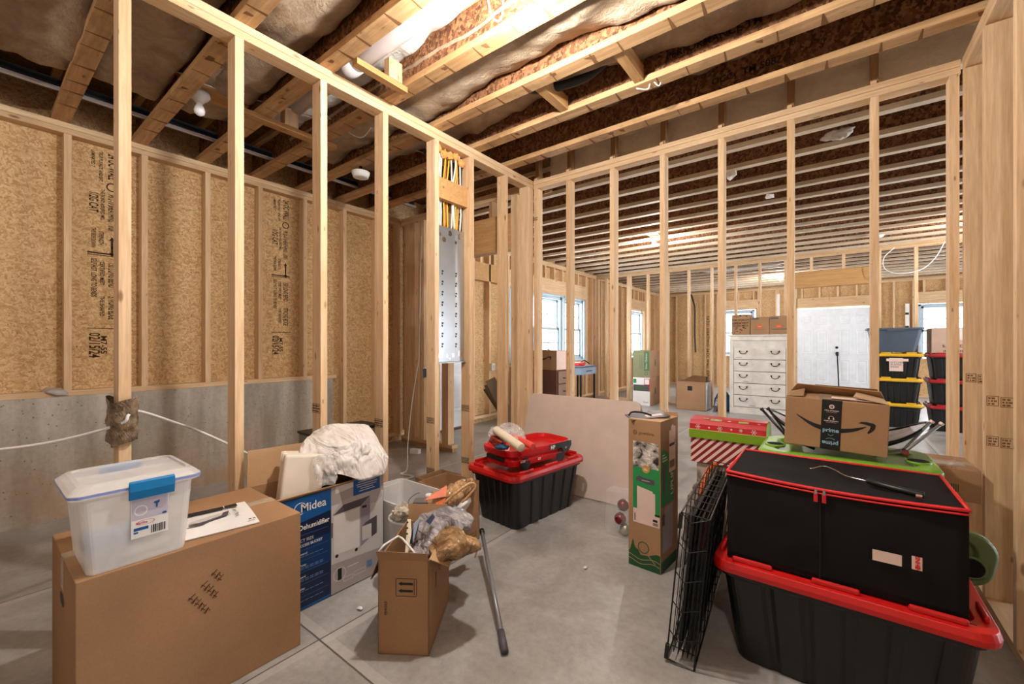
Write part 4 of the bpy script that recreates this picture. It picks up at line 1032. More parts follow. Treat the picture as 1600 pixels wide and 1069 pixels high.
nv = MB(); nv.poly([pix(640, 850, 1.715), pix(646, 818, 1.77), pix(657, 808, 1.80), pix(652, 832, 1.73), pix(645, 850, 1.70)]); nv.poly([pix(665, 815, 1.715), pix(676, 803, 1.77), pix(680, 808, 1.755), pix(672, 820, 1.70)])
nv.build('bag_print', NAVY, GB)
# roller pole
t = thing('paint_pole', 'grey metal extension pole lying on the floor between the arrows carton and the tote', 'pole')
a, b = Vector(z_) if False else Vector((-.986, 1.245, .016)), Vector((-1.50, 1.70, .155))
MB().tube([a, b], .0105, 14).build('shaft', GMET, t, smooth=True); MB().tube([a-(b-a).normalized()*.005, a+(b-a).normalized()*.085], .0145, 14).build('grip', DGREY, t, smooth=True)
MB().tube([b, b+(b-a).normalized()*.03], .014, 12).build('collar', BPL, t, smooth=True)
for i, (x, y) in enumerate(((-1.02, 1.98), (-1.66, 1.07), (-1.86, .16))):
    tag(hullbag('paper_scrap', [Vector((x, y, .004))+Vector((random.uniform(-.022, .022), random.uniform(-.016, .016), random.uniform(0, .012))) for _ in range(9)], PAPER, None, .002, 60, 2, i), ('tiny white scrap on the floor near the grey pole', 'tiny crumpled clear scrap on the floor in front of the dehumidifier carton', 'tiny dark scrap on the floor beyond the big carton')[i], 'scrap')

# ------------------------------------------------------------------ red-lidded totes
def tote(name, label, loc, rz, L, W, H, lidmat, ribs=5, group=None, foot=True):
    """heavy black tote: local x = length L, y = width W, lid on top at H"""
    t = thing(name, label, 'storage tote', loc, rz, group)
    b = MB(); hb = H-.05
    def rg(l, w, r_, z, rib=0):
        out = []; P = b.rrect(l, w, r_, 6)
        # densify the straight sides so the ribs can be modelled
        n = len(P)
        for i in range(n):
            p, q = Vector(P[i]), Vector(P[(i+1) % n]); out.append(p)
            if (q-p).length > .12:
                k = 40
                for j in range(1, k):
                    s_ = j/k; pt = p.lerp(q, s_)
                    d = (q-p).normalized(); nrm = Vector((d.y, -d.x))
                    ph = (s_*ribs*2) % 2
                    off = -.008 if (ph > 1.25 and .04 < s_ < .96) else 0
                    out.append(pt + nrm*off*rib)
        return [(p[0], p[1], z) for p in out]
    b.loft([rg(L-.16, W-.13, .045, 0, .6), rg(L-.15, W-.12, .05, .012, 1), rg(L-.075, W-.065, .05, hb-.035, 1), rg(L-.07, W-.06, .05, hb-.03, 0), rg(L-.045, W-.04, .05, hb-.025, 0), rg(L-.045, W-.04, .05, hb, 0)])
    b.build('tote_body', BPL, t, smooth=False)
    lid = MB()
    def R_(l, w, r_, z): return [(x, y, z) for x, y in lid.rrect(l, w, r_, 7)]
    lid.loft([R_(L-.03, W-.03, .055, hb-.01), R_(L-.004, W-.004, .06, hb-.006), R_(L, W, .062, hb+.012), R_(L-.012, W-.012, .06, hb+.032), R_(L-.05, W-.05, .05, hb+.034), R_(L-.10, W-.10, .045, hb+.034), R_(L-.115, W-.115, .04, hb+.018)])
    lo = lid.build('lid', lidmat, t, .002)
    # raised stacking lugs round the lid
    z0, z1 = hb+.033, hb+.052
    for s_ in (-1, 1):
        for c in (-.32, 0, .32):
            bx('stacking_lug', lidmat, t, L*c-L*.085, s_*(W/2-.026)-.007, z0, L*c+L*.085, s_*(W/2-.026)+.007, z1, .006)
        for c in (-.25, .25):
            bx('stacking_lug', lidmat, t, s_*(L/2-.026)-.007, W*c-W*.10, z0, s_*(L/2-.026)+.007, W*c+W*.10, z1, .006)
    sl = MB()
    for s_ in (-1, 1):
        for c in (-.40, -.1, .40): sl.box(L*c-.022, s_*(W/2-.045)-.003, hb+.0335, L*c+.022, s_*(W/2-.045)+.003, hb+.0348)
    sl.build('lid_slot', BPL, t)
    return t
RT = tote('storage_tote', 'black red-lidded tote carrying the red toy car body, by the folding table', (-1.72, 2.435, 0), R(83), .765, .475, .378, REDP)
BT = tote('storage_tote', 'large black tote with a red lid under the black fabric storage bag', (.006, 1.955, 0), 0, .745, .50, .392, REDP)

# things on the mid tote: red moulded toy car tray with a roll and wrapped stuff
t = thing('toy_car_body', 'red moulded toy car body with dark stickers on the red-lidded tote', 'toy', (-1.70, 2.40, .372), R(78))
b = MB()
def cr(l, w, r_, z, cx=0): return [(x+cx, y, z) for x, y in b.rrect(l, w, r_, 6)]
b.loft([cr(.52, .27, .09, .012), cr(.56, .31, .10, .02), cr(.57, .32, .10, .055), cr(.55, .29, .09, .075), cr(.60, .33, .10, .085), cr(.61, .335, .10, .125), cr(.595, .32, .09, .128), cr(.57, .295, .08, .10), cr(.50, .22, .06, .09)])
b.build('body_shell', plain('glossy_red_plastic', (206, 18, 26), .22), t, .003)
# arched wheel opening and windscreen sticker on the side facing the camera (local -y side after rotation is +X of the room)
for x in (-.16, .17):
    a = MB()
    for s_ in (-1,):
        a.lathe([(.042, 0), (.042, .004)], (x, -.155, .028), 20, Matrix.Rotation(R(90), 4, 'X'))
    a.build('wheel_arch', BPL, t)
decal('sticker', BPL, t, (0, -.1655, 0), (1, 0, 0), (0, 0, 1), [(.05, .085), (.05, .122), (.27, .124), (.27, .09), (.24, .05), (.20, .045), (.17, .085)], .0045)
text('HP', t, (.06, -.1705, .090), (1, 0, 0), (0, 0, 1), .034, PAPER, bold=.05); text('27', t, (.205, -.170, .075), (1, 0, 0), (0, 0, 1), .016, PAPER, bold=.04)
text('GT', t, (-.06, -.170, .040), (1, 0, 0), (0, 0, 1), .02, PAPER, bold=.04)
gb = MB(); gb.box(-.288, -.09, .045, -.284, .09, .075); gb.build('grille', BPL, t)
text('GTX', t, (-.21, -.1635, .044), (1, -.0, 0), (0, 0, 1), .02, PAPER, bold=.04)
t = thing('cloth_roll', 'cream rolled tube in clear wrap lying across the red toy', 'roll')
a, b_ = pix(775, 672, 2.66), pix(815, 700, 2.42)
MB().tube([a, b_], .026, 20).build('roll', plain('cream_roll', (224, 208, 184), .6), t, smooth=True, bevel=.004)
a, b_ = pix(800, 682, 2.70), pix(833, 698, 2.52)
tag(MB().tube([a, b_], .021, 16).build('red_tube', plain('coral_tube', (222, 78, 64), .4), None, smooth=True, bevel=.003), 'coral red tube in clear wrap beside the cream roll', 'tube')
tag(hullbag('snack_packet', H((762, 690, 2.72), (770, 676, 2.75), (788, 680, 2.7), (792, 698, 2.62), (778, 702, 2.6), (770, 685, 2.6), (785, 690, 2.56)), crumple('dark_red_packet', (90, 16, 18), (176, 60, 40), .35, 22), None, .006, 26, 4, 3), 'dark red and yellow packet tucked under the cream roll', 'packet')
tag(hullbag('blue_cloth', H((770, 697, 2.62), (785, 692, 2.6), (798, 697, 2.56), (795, 704, 2.54), (776, 703, 2.58), (785, 700, 2.5)), plain('teal_blue_cloth', (14, 84, 120), .6), None, .004, 26, 3, 3), 'blue scrap of cloth under the cream roll', 'cloth')
tag(hullbag('clear_wrap', H((760, 685, 2.76), (766, 668, 2.8), (790, 660, 2.82), (812, 664, 2.8), (826, 684, 2.7), (822, 694, 2.6), (790, 672, 2.62), (768, 680, 2.64), (800, 668, 2.9)), CLEAR2, None, .012, 20, 4, 12), 'crinkled clear plastic wrap around the roll and tube', 'plastic wrap')

# folding table leaning on the studs
t = thing('folding_table', 'folded cream resin table leaning on its long edge against the stud partition', 'folding table', (-1.66, 2.885, .004), rot=(R(-17.2), 0, 0))
def leaf(dy, nm):
    b = MB(); P = [(x, dy, z+.385) for x, z in b.rrect(1.02, .77, .05, 6)]
    b.poly(P, (0, .024, 0)); o = b.build(nm, RESIN, t, .004); return o
leaf(0, 'table_leaf'); leaf(.030, 'table_leaf')
hb = MB(); hb.poly([(x+.13, -.001, z+.075) for x, z in hb.rrect(.018, .06, .008, 4)], (0, -.0006, 0)); hb.build('hand_slot', PAPER, t)
MB().tube([(.50, .02, .35), (.525, .03, .36), (.53, .045, .40), (.52, .055, .44)], .006, 8).build('hinge_bar', GMET, t)

# ornaments in a clear bag
for i, (u, v, d_, m_, nm) in enumerate(((973.5, 782, 2.62, BALLR, 'dull red'), (969, 801, 2.58, BALLR, 'shiny red'), (977, 822, 2.58, BALLS, 'silver'))):
    c = pix(u, v, d_); c.z = (.172, .104, .040)[i]
    t = thing('ornament_ball', '%s christmas ball, %s of the stack in the clear pack' % (nm, ('top', 'middle', 'bottom')[i]), 'ornament', c, 0, 'christmas balls in the clear pack')
    MB().lathe([(.001, -.036)]+[(.036*math.sin(math.pi*j/12), -.036*math.cos(math.pi*j/12)) for j in range(1, 12)]+[(.001, .036)], n=24).build('ball', m_, t, smooth=True)
    MB().lathe([(.006, .034), (.006, .042)], n=10).build('cap', STEEL, t)
o = MB().loft([[tuple(Vector((-1.05, 2.48, z))+Vector((x, y, 0))) for x, y in MB().rrect(.15, .11, .01, 3)] for z in (.0, .27)]).build('clear_pack', CLEAR3, None, .004)
tag(o, 'clear plastic pack of christmas balls between the table and the green carton', 'clear pack')

# tall carton printed with green
t = carton('cardboard_box', 'tall narrow carton with green print and a black and white photo, shipping papers on top', 'cardboard box', (-.871, 2.169, 0), math.atan2(-.014, .176), .1765, .236, .775, CARD, tape=False)
F0 = ((0, 0, 0), (1, 0, 0), (0, 0, 1)); F1 = ((.1765, 0, 0), (0, 1, 0), (0, 0, 1))
decal('green_panel', EMER, t, *F0, rect(.026, .30, .172, .55)); decal('printed_photo', PICT, t, *F0, rect(.026, .53, .166, .665), .0009)
decal('round_badge', plain('amber_print', (196, 146, 70), .5), t, *F0, disc(.098, .525, .021), .0012)
text('life', t, (.085, .519, 0) and (.086, -.0, .517), (1, 0, 0), (0, 0, 1), .018, PAPER, lift=.0015)
decal('printed_product', DGREY, t, *F0, [(.045, .47), (.06, .485), (.085, .478), (.145, .475), (.146, .45), (.12, .448), (.046, .458)], .0012)
decal('product_stripe', LGREY, t, *F0, rect(.075, .462, .12, .465), .0014)
decal('shipping_label', PINKW, t, *F0, [[(.05, .26), (.148, .25), (.148, .405), (.135, .407), (.135, .415), (.05, .43)]], .0012)
decal('white_strip', PINKW, t, *F0, rect(.028, .235, .172, .29), .001); decal('white_strip', PINKW, t, *F0, rect(.028, .29, .05, .31), .001)
decal('black_strip', BLACK, t, *F0, rect(.146, .293, .172, .302), .0013)
decal('barcode', BLACK, t, *F0, [rect(.136+i*.0035, .242, .1375+i*.0035+(.001 if i % 2 else 0), .257) for i in range(8)]+[rect(.136, .262, .16, .274)], .0014)
text('87350W', t, (.042, 0, .245), (0, 0, 1), (-1, 0, 0), .011, BLACK, bold=.04, lift=.0014)
text('gowithme', t, (.060, 0, .703), (1, 0, 0), (0, 0, 1), .024, CARDD, bold=.01, sx=.85); decal('logo_ring', CARDD, t, *F0, ringpts(.038, .71, .008, .012)+[disc(.038, .71, .004)])
# hills print at the foot
decal('hills_print', DGRN, t, *F0, [[(.002, .002), (.174, .002), (.174, .095), (.155, .097), (.13, .085), (.11, .075), (.07, .07), (.055, .095), (.035, .10), (.02, .09), (.002, .075)]], .0009)
decal('tree_print', DGRN, t, *F0, [[(.008, .08), (.045, .08), (.036, .10), (.040, .10), (.031, .12), (.034, .12), (.027, .145), (.019, .12), (.022, .12), (.013, .10), (.017, .10)]], .0010)
decal('sun_print', DGRN, t, *F0, ringpts(.085, .115, .026, .030)+[disc(.085, .115, .026) for _ in (0,)] if False else ringpts(.085, .112, .026, .0305), .0014)
decal('sun_print', CARD, t, *F0, disc(.085, .112, .0262), .0012)
def wave(z, a, ph, w_=.003):
    return [[(x, z+a*math.sin(x*45+ph)), (x+.0087, z+a*math.sin((x+.0087)*45+ph)), (x+.0087, z+w_+a*math.sin((x+.0087)*45+ph)), (x, z+w_+a*math.sin(x*45+ph))] for x in [.002+i*.0086 for i in range(20)]]
decal('river_print', CARDL, t, *F0, wave(.052, .008, 1.6)+wave(.03, .008, 1.6)+[[(.11, .075), (.113, .077), (.15, .045), (.147, .043)]], .0014)
decal('hills_print', DGRN, t, *F1, rect(.002, .002, .234, .06), .0009)
decal('green_panel', EMER, t, *F1, [[(.002, .34), (.178, .34), (.178, .56), (.05, .63), (.002, .63)]]); text('UPLIFT', t, (.1765, .165, .375), (0, 0, 1), (0, -1, 0), .052, LGREY, bold=.03, lift=.0012)
decal('poles_print', DGREY, t, *F1, [rect(.02, .42, .035, .56), rect(.04, .40, .05, .56), rect(.055, .42, .066, .55), rect(.02, .24, .05, .30)], .0012)
decal('small_print', LGREY, t, *F1, [rect(.02, .60, .05, .606), rect(.02, .585, .075, .591), rect(.02, .57, .085, .576)], .0012)
decal('shipping_label', PINKW, t, *F1, [[(.105, .50), (.195, .50), (.195, .735), (.165, .74), (.16, .75), (.135, .74), (.13, .72), (.105, .72)]], .0014)
decal('barcode', BLACK, t, *F1, [rect(.115+i*.006, .52, .119+i*.006, .56) for i in range(11)]+[rect(.11, .635, .18, .65), rect(.184, .64, .19, .665)], .0017)
decal('grey_patch', GREYP, t, *F1, [[(.02, .10), (.14, .10), (.16, .15), (.16, .33), (.06, .33), (.02, .27)]], .001)
flap(t, 'flap', CARD, [(0, .236, .775), (.1765, .236, .775), (.17, .24, .80), (.0, .24, .79)], (0, .004, 0))
flap(t, 'flap', CARDL, [(.0, .0, .776), (.1765, -.0, .776), (.1765, .235, .776), (.0, .235, .776)], (0, 0, .004))
s_ = thing('shipping_envelope', 'dark shipping envelope with a pale label propped on the tall green-print carton', 'envelope', (-.80, 2.27, .785), rot=(R(6), R(-6), R(40)))
bx('sleeve', DGREY, s_, -.11, -.06, .0, .10, .06, .006, .002); bx('label', PINKW, s_, -.02, -.035, .0062, .07, .0, .007)
s_ = thing('black_strap', 'short black strap curled at the corner of the tall green-print carton', 'strap', (-.86, 2.20, .80)); MB().tube(sweep([(-.02, 0, -.01), (.0, -.01, .01), (.05, .0, .012), (.10, .01, .0)]), .005, 6).build('strap', BPL, s_)

# folded wire crate
t = thing('wire_crate', 'folded black wire dog crate leaning beside the large red-lidded tote', 'wire crate', (-.49, 1.585, .012), rot=(0, R(5.5), R(4.5)))
Lc, Hc, Wc = .80, .555, .095
wr = MB()
def panel(x, y0=0, y1=Lc, z0=0, z1=Hc, ny=26, nz=5, r_=.0016):
    for i in range(ny+1):
        y = y0+(y1-y0)*i/ny; wr.tube([(x, y, z0), (x, y, z1)], r_, 4, False)
    for j in range(nz+1):
        z = z0+(z1-z0)*j/nz; wr.tube([(x, y0, z), (x, y1, z)], r_*1.2, 4, False)
for x in (.018, .034, .050, .066, .080): panel(x, .02, Lc-.02, .02, Hc-.02)
wr.build('wire_panels', BMET, t)
fr = MB()
for x in (0, Wc):
    fr.tube([(x, 0, 0), (x, Lc, 0), (x, Lc, Hc), (x, 0, Hc), (x, 0, 0)], .003, 8)
    for i in range(9): fr.tube([(x, Lc*i/8, 0), (x, Lc*i/8, Hc)], .0018, 5)
for i in range(11):
    y = Lc*i/10
    fr.tube([(0, y, Hc), (Wc, y, Hc)], .0022, 6); fr.tube([(0, y, 0), (Wc, y, 0)], .0022, 6)
for j in range(6): fr.tube([(0, 0, Hc*j/5), (Wc*.35, -.004, Hc*(j)/5-.03 if j else 0), (Wc, 0, Hc*j/5)], .002, 6)
fr.build('wire_frame', BMET, t)
MB().poly([(.030, .03, .03), (.030, Lc-.03, .03), (.030, Lc-.03, Hc-.01), (.030, .03, Hc-.01)], (.012, 0, 0)).build('tray', BPL, t, .003)
MB().poly([(.056, .05, .02), (.056, Lc-.03, .02), (.056, Lc-.03, Hc-.03), (.056, .05, Hc-.03)], (.012, 0, 0)).build('divider_panel', BPL, t, .003)
for z in (.0, Hc-.06): MB().box(-.008, -.008, z, .006, .006, z+.055).build('corner_clip', BPL, t, .002)

# black fabric bag
t = thing('fabric_storage_bag', 'black fabric storage bag with red zip trim on the large red-lidded tote', 'storage bag', (-.315, 1.745, .382))
Lb, Db, Hb = .625, .40, .318
def bagf(face, u, v):
    bul = .010*math.sin(math.pi*u)*math.sin(math.pi*v)
    wv = .004*noise.noise(Vector((u*6, v*5, face*3.3)))
    if face == 0: return Vector((u*Lb, -bul+wv, v*Hb - (.012*math.sin(math.pi*u) if v > .99 else 0)))
    if face == 1: return Vector((u*Lb, Db+bul, v*Hb))
    if face == 2: return Vector((-bul, u*Db, v*Hb))
    if face == 3: return Vector((Lb+bul, u*Db, v*Hb))
    if face == 4: return Vector((u*Lb, v*Db, Hb-.012*math.sin(math.pi*u)*(1-v)+ .010*noise.noise(Vector((u*4, v*3, 1)))*math.sin(math.pi*u)*math.sin(math.pi*v)-.012*math.sin(math.pi*u)*math.sin(math.pi*v)))
    return Vector((u*Lb, v*Db, 0))
b = MB()
for fc in range(6): b.grid(lambda u, v, fc=fc: bagf(fc, u, v), 24, 14)
bmesh.ops.remove_doubles(b.bm, verts=b.bm.verts[:], dist=.0035)
b.build('bag_body', FABR, t, smooth=True)
def zl(u): return Vector((u*Lb, -.004, Hb-.012*math.sin(math.pi*u)))
b = MB()
b.tube([zl(i/24)+Vector((0, 0, .001)) for i in range(25)], .0055, 8); b.tube([zl(i/24)+Vector((0, -.002, -.011)) for i in range(25)], .0035, 6)
b.tube([(0, -.002, Hb), (0, Db*.5, Hb), (0, Db, Hb)], .0055, 8); b.tube([(Lb, -.002, Hb), (Lb, Db*.5, Hb-.001), (Lb, Db, Hb)], .0055, 8)
b.tube([(0, Db, Hb), (Lb, Db, Hb)], .0055, 8)
b.build('zip_trim', REDZ, t, smooth=True)
for u in (.432, .468):
    p = zl(u); m_ = MB(); m_.box(p.x-.006, p.y-.010, p.z-.040, p.x+.006, p.y-.005, p.z-.012); o = m_.build('zip_pull', REDZ, t, .002)
    MB().box(p.x-.004, p.y-.012, p.z-.013, p.x+.004, p.y-.003, p.z+.004).build('zip_slider', CHROME, o, .001)
MB().tube([(Lb*.45, -.013, .01), (Lb*.452, -.014, .15), (Lb*.45, -.010, Hb-.03)], .0018, 6).build('seam', BPL, t)
decal('card_pocket', PINKW, t, (0, -.0115, 0), (1, 0, 0), (0, 0, 1), [(.375, .172), (.445, .157), (.445, .185), (.375, .200)] if False else rect(.414, .118, .482, .152), .002)
decal('brand_patch', PINKW, t, (0, -.0105, 0), (1, 0, 0), (0, 0, 1), rect(.504, .118, .527, .158), .002)
text('HNS', t, (.5215, -.0115, .131), (0, 0, 1), (-1, 0, 0), .014, REDZ, bold=.05, lift=.0025); decal('brand_mark', REDZ, t, (0, -.0115, 0), (1, 0, 0), (0, 0, 1), [(.511, .123), (.517, .119), (.523, .123), (.523, .129), (.517, .132), (.511, .129)], .0025)

# tool on the bag
t = thing('paint_roller_frame', 'black-handled roller frame with a bent chrome rod lying on the black fabric bag', 'paint roller', (0, 0, 0))
def onbag(u, v, z=.705): 
    r_ = pix(u, v, 1)-Vector((0, 0, EYE)); s_ = (z-EYE)/r_.z; return Vector((r_.x*s_, r_.y*s_, z))
MB().tube(sweep([onbag(1266, 733, .70), onbag(1287, 729, .705), onbag(1305, 735, .705), onbag(1322, 744, .70), onbag(1358, 753, .70)], 5), .0035, 8).build('rod', CHROME, t, smooth=True)
MB().tube([onbag(1357, 752, .702), onbag(1370, 756, .704), onbag(1400, 764, .704), onbag(1444, 774, .702)], .0105, 10).build('handle', BPL, t, smooth=True, bevel=.002)
MB().box(-.008, -.006, -.005, .008, .006, .005, Matrix.Translation(onbag(1436, 776, .708))).build('hanging_eye', CHROME, t, .002)

# green moulded boards
def board(name, label, loc, rot, L, W, th, mat):
    t = thing(name, label, 'plastic board', loc, rot=rot)
    b = MB(); P = b.rrect(L, W, .075, 8)
    # waist the outline a little
    P = [(x, y*(1-.10*math.exp(-(x/.12)**2))) for x, y in P]
    b.loft([[(x*.96, y*.94, 0) for x, y in P], [(x, y, .012) for x, y in P], [(x, y, th-.012) for x, y in P], [(x*.96, y*.94, th) for x, y in P], [(x*.80, y*.72, th-.002) for x, y in P], [(x*.76, y*.66, th-.018) for x, y in P]])
    b.build('board_body', mat, t, .004, smooth=False, seg=3)
    for s_ in (-1, 1):
        h = MB(); h.lathe([(.034, th-.006), (.037, th+.004), (.030, th+.005), (.026, th-.004), (.001, th-.010)], (s_*(L/2-.062), -W*.12, 0), 24, sx=1.15, sy=1.15); h.build('grip_ring', mat, t, smooth=True)
        h = MB(); h.lathe([(.030, th+.0052), (.001, th+.0054)], (s_*(L/2-.062), -W*.12, .0), 20, sx=1.15, sy=1.15); h.build('grip_hole', FABR, t)
    return t
SB = carton('cardboard_box', 'plain carton hidden behind the large tote and carrying the green board', 'cardboard box', (-.24, 2.235, 0), 0, .46, .42, .632, CARDD)
board('green_board', 'lime green moulded board with grip holes under the folded saucer chair', (.03, 2.42, .640), (0, R(0), 0), .62, .42, .055, GRN)
board('green_board', 'sage green moulded board with a grip hole leaning behind the large tote', (.222, 2.29, .415), (R(90), R(10), 0), .50, .20, .05, GRND)

# saucer chair
t = thing('saucer_chair', 'folded saucer chair with a pale mesh seat and dark rim under the shipping box', 'folding chair', (.035, 2.48, .70))
b = MB()
def bowl(u, v):
    a = 2*math.pi*u; r_ = v; return Vector((.285*r_*math.cos(a), .17*r_*math.sin(a), .012+.13*abs(r_*math.cos(a))**2.2+.03*(r_*math.sin(a))**2))
b.grid(bowl, 40, 8); bmesh.ops.remove_doubles(b.bm, verts=b.bm.verts[:], dist=.0005); b.build('mesh_seat', film('pale_mesh_fabric', (216, 216, 224), .82, .6), t, smooth=True)
b = MB(); b.grid(lambda u, v: bowl(u, v*.97)+Vector((0, 0, -.012)), 40, 8); bmesh.ops.remove_doubles(b.bm, verts=b.bm.verts[:], dist=.0005); b.build('dark_under_bowl', FABR, t, smooth=True)  # dark copy of the bowl set just below the mesh seat
MB().tube([bowl(i/48, 1.0) for i in range(49)], .0065, 8).build('rim', BMET, t, smooth=True)
for s_ in (-1, 1):
    for dy, r_ in ((-.13, .006), (-.09, .005)):
        MB().tube([(s_*.10, dy, .0), (s_*.20, dy, .035), (s_*(.285+.022*(dy < -.1)), dy+.02, .155)], r_, 8).build('leg', GMET if s_ > 0 else BMET, t, smooth=True)
        MB().tube([(s_*(.285+.022*(dy < -.1)), dy+.02, .155), (s_*(.291+.022*(dy < -.1)), dy+.021, .1625)], .0085, 8).build('foot_cap', PINKW if s_ > 0 else BPL, t)
    MB().lathe([(.012, -.012), (.012, .012)], (s_*.20, -.14, .035), 12, Matrix.Rotation(R(90), 4, 'X')).build('hinge_knob', CHROME, t)
# shipping box on it
t = carton('shipping_box', 'brown shipping box with a curved smile arrow and black tape on the folded saucer chair', 'cardboard box', (-.178, 2.30, .722), 0, .357, .26, .217, CARD, tape=False)
t.rotation_euler = (0, R(2.2), R(0))
F0 = ((0, 0, 0), (1, 0, 0), (0, 0, 1))
smile = []
N_ = 22
_c = sweep([Vector((x*.357, z*.217, 0)) for x, z in ((.12, .64), (.25, .50), (.364, .43), (.52, .40), (.68, .45), (.80, .54))], 5)
N_ = len(_c)-1
def sm(s_): p = _c[min(N_, int(round(s_*N_)))]; return (p.x, p.y)
for i in range(N_):
    a, b_ = i/N_, (i+1)/N_; w0 = .0125*math.sin(math.pi*min(1, a*.93+.03))**.8; w1 = .0125*math.sin(math.pi*min(1, b_*.93+.03))**.8
    p, q = sm(a), sm(b_); smile.append([(p[0], p[1]-w0/1.2), (q[0], q[1]-w1/1.2), (q[0], q[1]+w1/1.2), (p[0], p[1]+w0/1.2)])
decal('smile_print', BLACK, t, *F0, smile)
decal('smile_print', BLACK, t, *F0, [[(.260, .130), (.268, .137), (.285, .139), (.308, .136), (.316, .129), (.300, .122), (.280, .128)], [(.316, .129), (.313, .112), (.303, .098), (.292, .089), (.290, .096), (.296, .106), (.300, .122)]])
decal('security_tape', BPL, t, *F0, rect(.133, .0, .203, .2175), .0012)
text('prime', t, (.168, 0, .078), (1, 0, 0), (0, 0, 1), .024, plain('pale_blue_logo', (140, 176, 196), .5), bold=.03, align='CENTER', lift=.0018)
text('prime', t, (.168, 0, .036), (-1, 0, 0), (0, 0, -1), .024, MATS['pale_blue_logo'], bold=.03, align='CENTER', lift=.0018)
decal('tape_print', MATS['pale_blue_logo'], t, *F0, ringpts(.168, .058, .009, .0105, 190, 350)+ringpts(.168, .020, .022, .0235, 30, 150, sy=.9) if False else ringpts(.168, .072, .009, .0105, 200, 340)+ringpts(.168, .026, .024, .0255, 50, 130), .0018)
decal('tape_print', PINKW, t, *F0, ringpts(.168, .188, .0052, .0095)+[[(.1665, .1855), (.1665, .1905), (.1705, .188)]]+ringpts(.168, .138, .008, .0095, 0, 180)+[disc(.160, .136, .003, 10, 1.3), disc(.176, .136, .003, 10, 1.3)], .0018)
text('video streaming', t, (.168, 0, .169), (1, 0, 0), (0, 0, 1), .0078, PINKW, bold=.02, align='CENTER', lift=.0018); text('included with Prime', t, (.168, 0, .163), (1, 0, 0), (0, 0, 1), .0045, PINKW, align='CENTER', lift=.0018)
text('music streaming', t, (.168, 0, .124), (1, 0, 0), (0, 0, 1), .0078, PINKW, bold=.02, align='CENTER', lift=.0018); text('included with Prime', t, (.168, 0, .118), (1, 0, 0), (0, 0, 1), .0045, PINKW, align='CENTER', lift=.0018)
flap(t, 'flap', CARDL, [(0, .257, .217), (.357, .257, .217), (.34, .20, .252), (.03, .19, .262)], (0, 0, .003))
flap(t, 'flap', CARD, [(.003, 0, .217), (.003, .26, .217), (.06, .25, .238), (.065, .01, .222)], (0, 0, .003))
flap(t, 'flap', CARDL, [(.354, 0, .217), (.354, .26, .217), (.26, .25, .240), (.24, .03, .236)], (0, 0, .003))
bx('mailing_slip', PINKW, t, .165, .02, .222, .32, .10, .224); flap(t, 'flap', CARD, [(.09, .255, .222), (.34, .255, .222), (.33, .23, .262), (.10, .23, .262)], (0, .003, 0))
bx('packing_tape', TAPEC, t, .12, .02, .219, .165, .20, .2215)

# boxes behind, at the wall corner
SC_ = carton('cardboard_box', 'carton standing behind the green boards in the partition corner', 'cardboard box', (.12, 2.80, 0), 0, .30, .28, .46, CARDD)
t = carton('cardboard_box', 'long brown carton with a barcode jutting out behind the green board in the partition corner', 'cardboard box', (.16, 2.755, .462), R(0), .368, .30, .145, CARD)
text('CENTURION HEAVY DUTY', t, (.03, .012, .1455), (1, 0, 0), (0, 1, 0), .022, INK, lift=.001); decal('barcode', BLACK, t, (0, 0, 0), (1, 0, 0), (0, 0, 1), [rect(.23+i*.007, .04, .2335+i*.007, .075) for i in range(10)]); decal('grey_label', GREYP, t, (0, 0, .1455), (1, 0, 0), (0, 1, 0), rect(.02, .07, .33, .14))

# gift box and what it stands on
t = thing('gift_box', 'red, green and candy-striped christmas gift box with a domed lid', 'gift box', (-.663, 2.60, .492))
bx('box_body', CANDY, t, 0, 0, 0, .375, .22, .185, .001)
dm = MB(); pr = [(-.006, .142), (-.006, .190), (.000, .222), (.018, .242), (.06, .252), (.13, .254), (.19, .238), (.222, .20), (.226, .142)]
dm.poly([(-.006, p[0], p[1]) for p in pr], (.387, 0, 0)); dm.build('lid', plain('domed_lid_red', (184, 22, 28), .4), t, .001)
bx('lid_band', LGRN, t, -.008, -.009, .142, .383, -.0065, .190); bx('lid_band', LGRN, t, .3815, -.008, .142, .3835, .226, .150); bx('gold_line', plain('gold_line', (200, 176, 110), .5), t, -.008, -.0095, .188, .383, -.0068, .192)
decal('lid_end', LGRN, t, (.3815, 0, 0), (0, 1, 0), (0, 0, 1), pr, .0008)
def flake(cx, cz, r_, lift=.0012):
    q = []
    for i in range(6):
        a = R(60*i); q += [[(cx+r_*math.cos(a)*1.0-.0012*math.sin(a), cz+r_*math.sin(a)+.0012*math.cos(a)), (cx-.0012*math.sin(a), cz+.0012*math.cos(a)), (cx+.0012*math.sin(a), cz-.0012*math.cos(a)), (cx+r_*math.cos(a)+.0012*math.sin(a), cz+r_*math.sin(a)-.0012*math.cos(a))], disc(cx+r_*.8*math.cos(a), cz+r_*.8*math.sin(a), r_*.22, 8)]
    return q
fo = ((0, -.006, .190), (1, 0, 0), (0, .41, 1)) if False else ((0, -.006, .1905), (1, 0, 0), (0, .006, .032))
decal('snowflake_print', PINKW, t, *fo, flake(.040, .016, .014)+flake(.157, .016, .014)+flake(.262, .018, .010)+flake(.325, .016, .014)+[disc(.10, .016, .005), disc(.215, .018, .005)], .0012)
fo2 = ((0, .018, .2425), (1, 0, 0), (0, .042, .0100))
decal('tag_print', plain('khaki_print', (168, 164, 92), .5), t, *fo2, [rect(.10, .0, .16, .03), rect(.062, .02, .09, .035), rect(.245, .003, .295, .028)], .0015); decal('tag_print', PINKW, t, *fo2, [disc(.20, .014, .010, 12, .7), disc(.345, .014, .008, 12, .7), rect(.125, .008, .145, .018)], .0018)
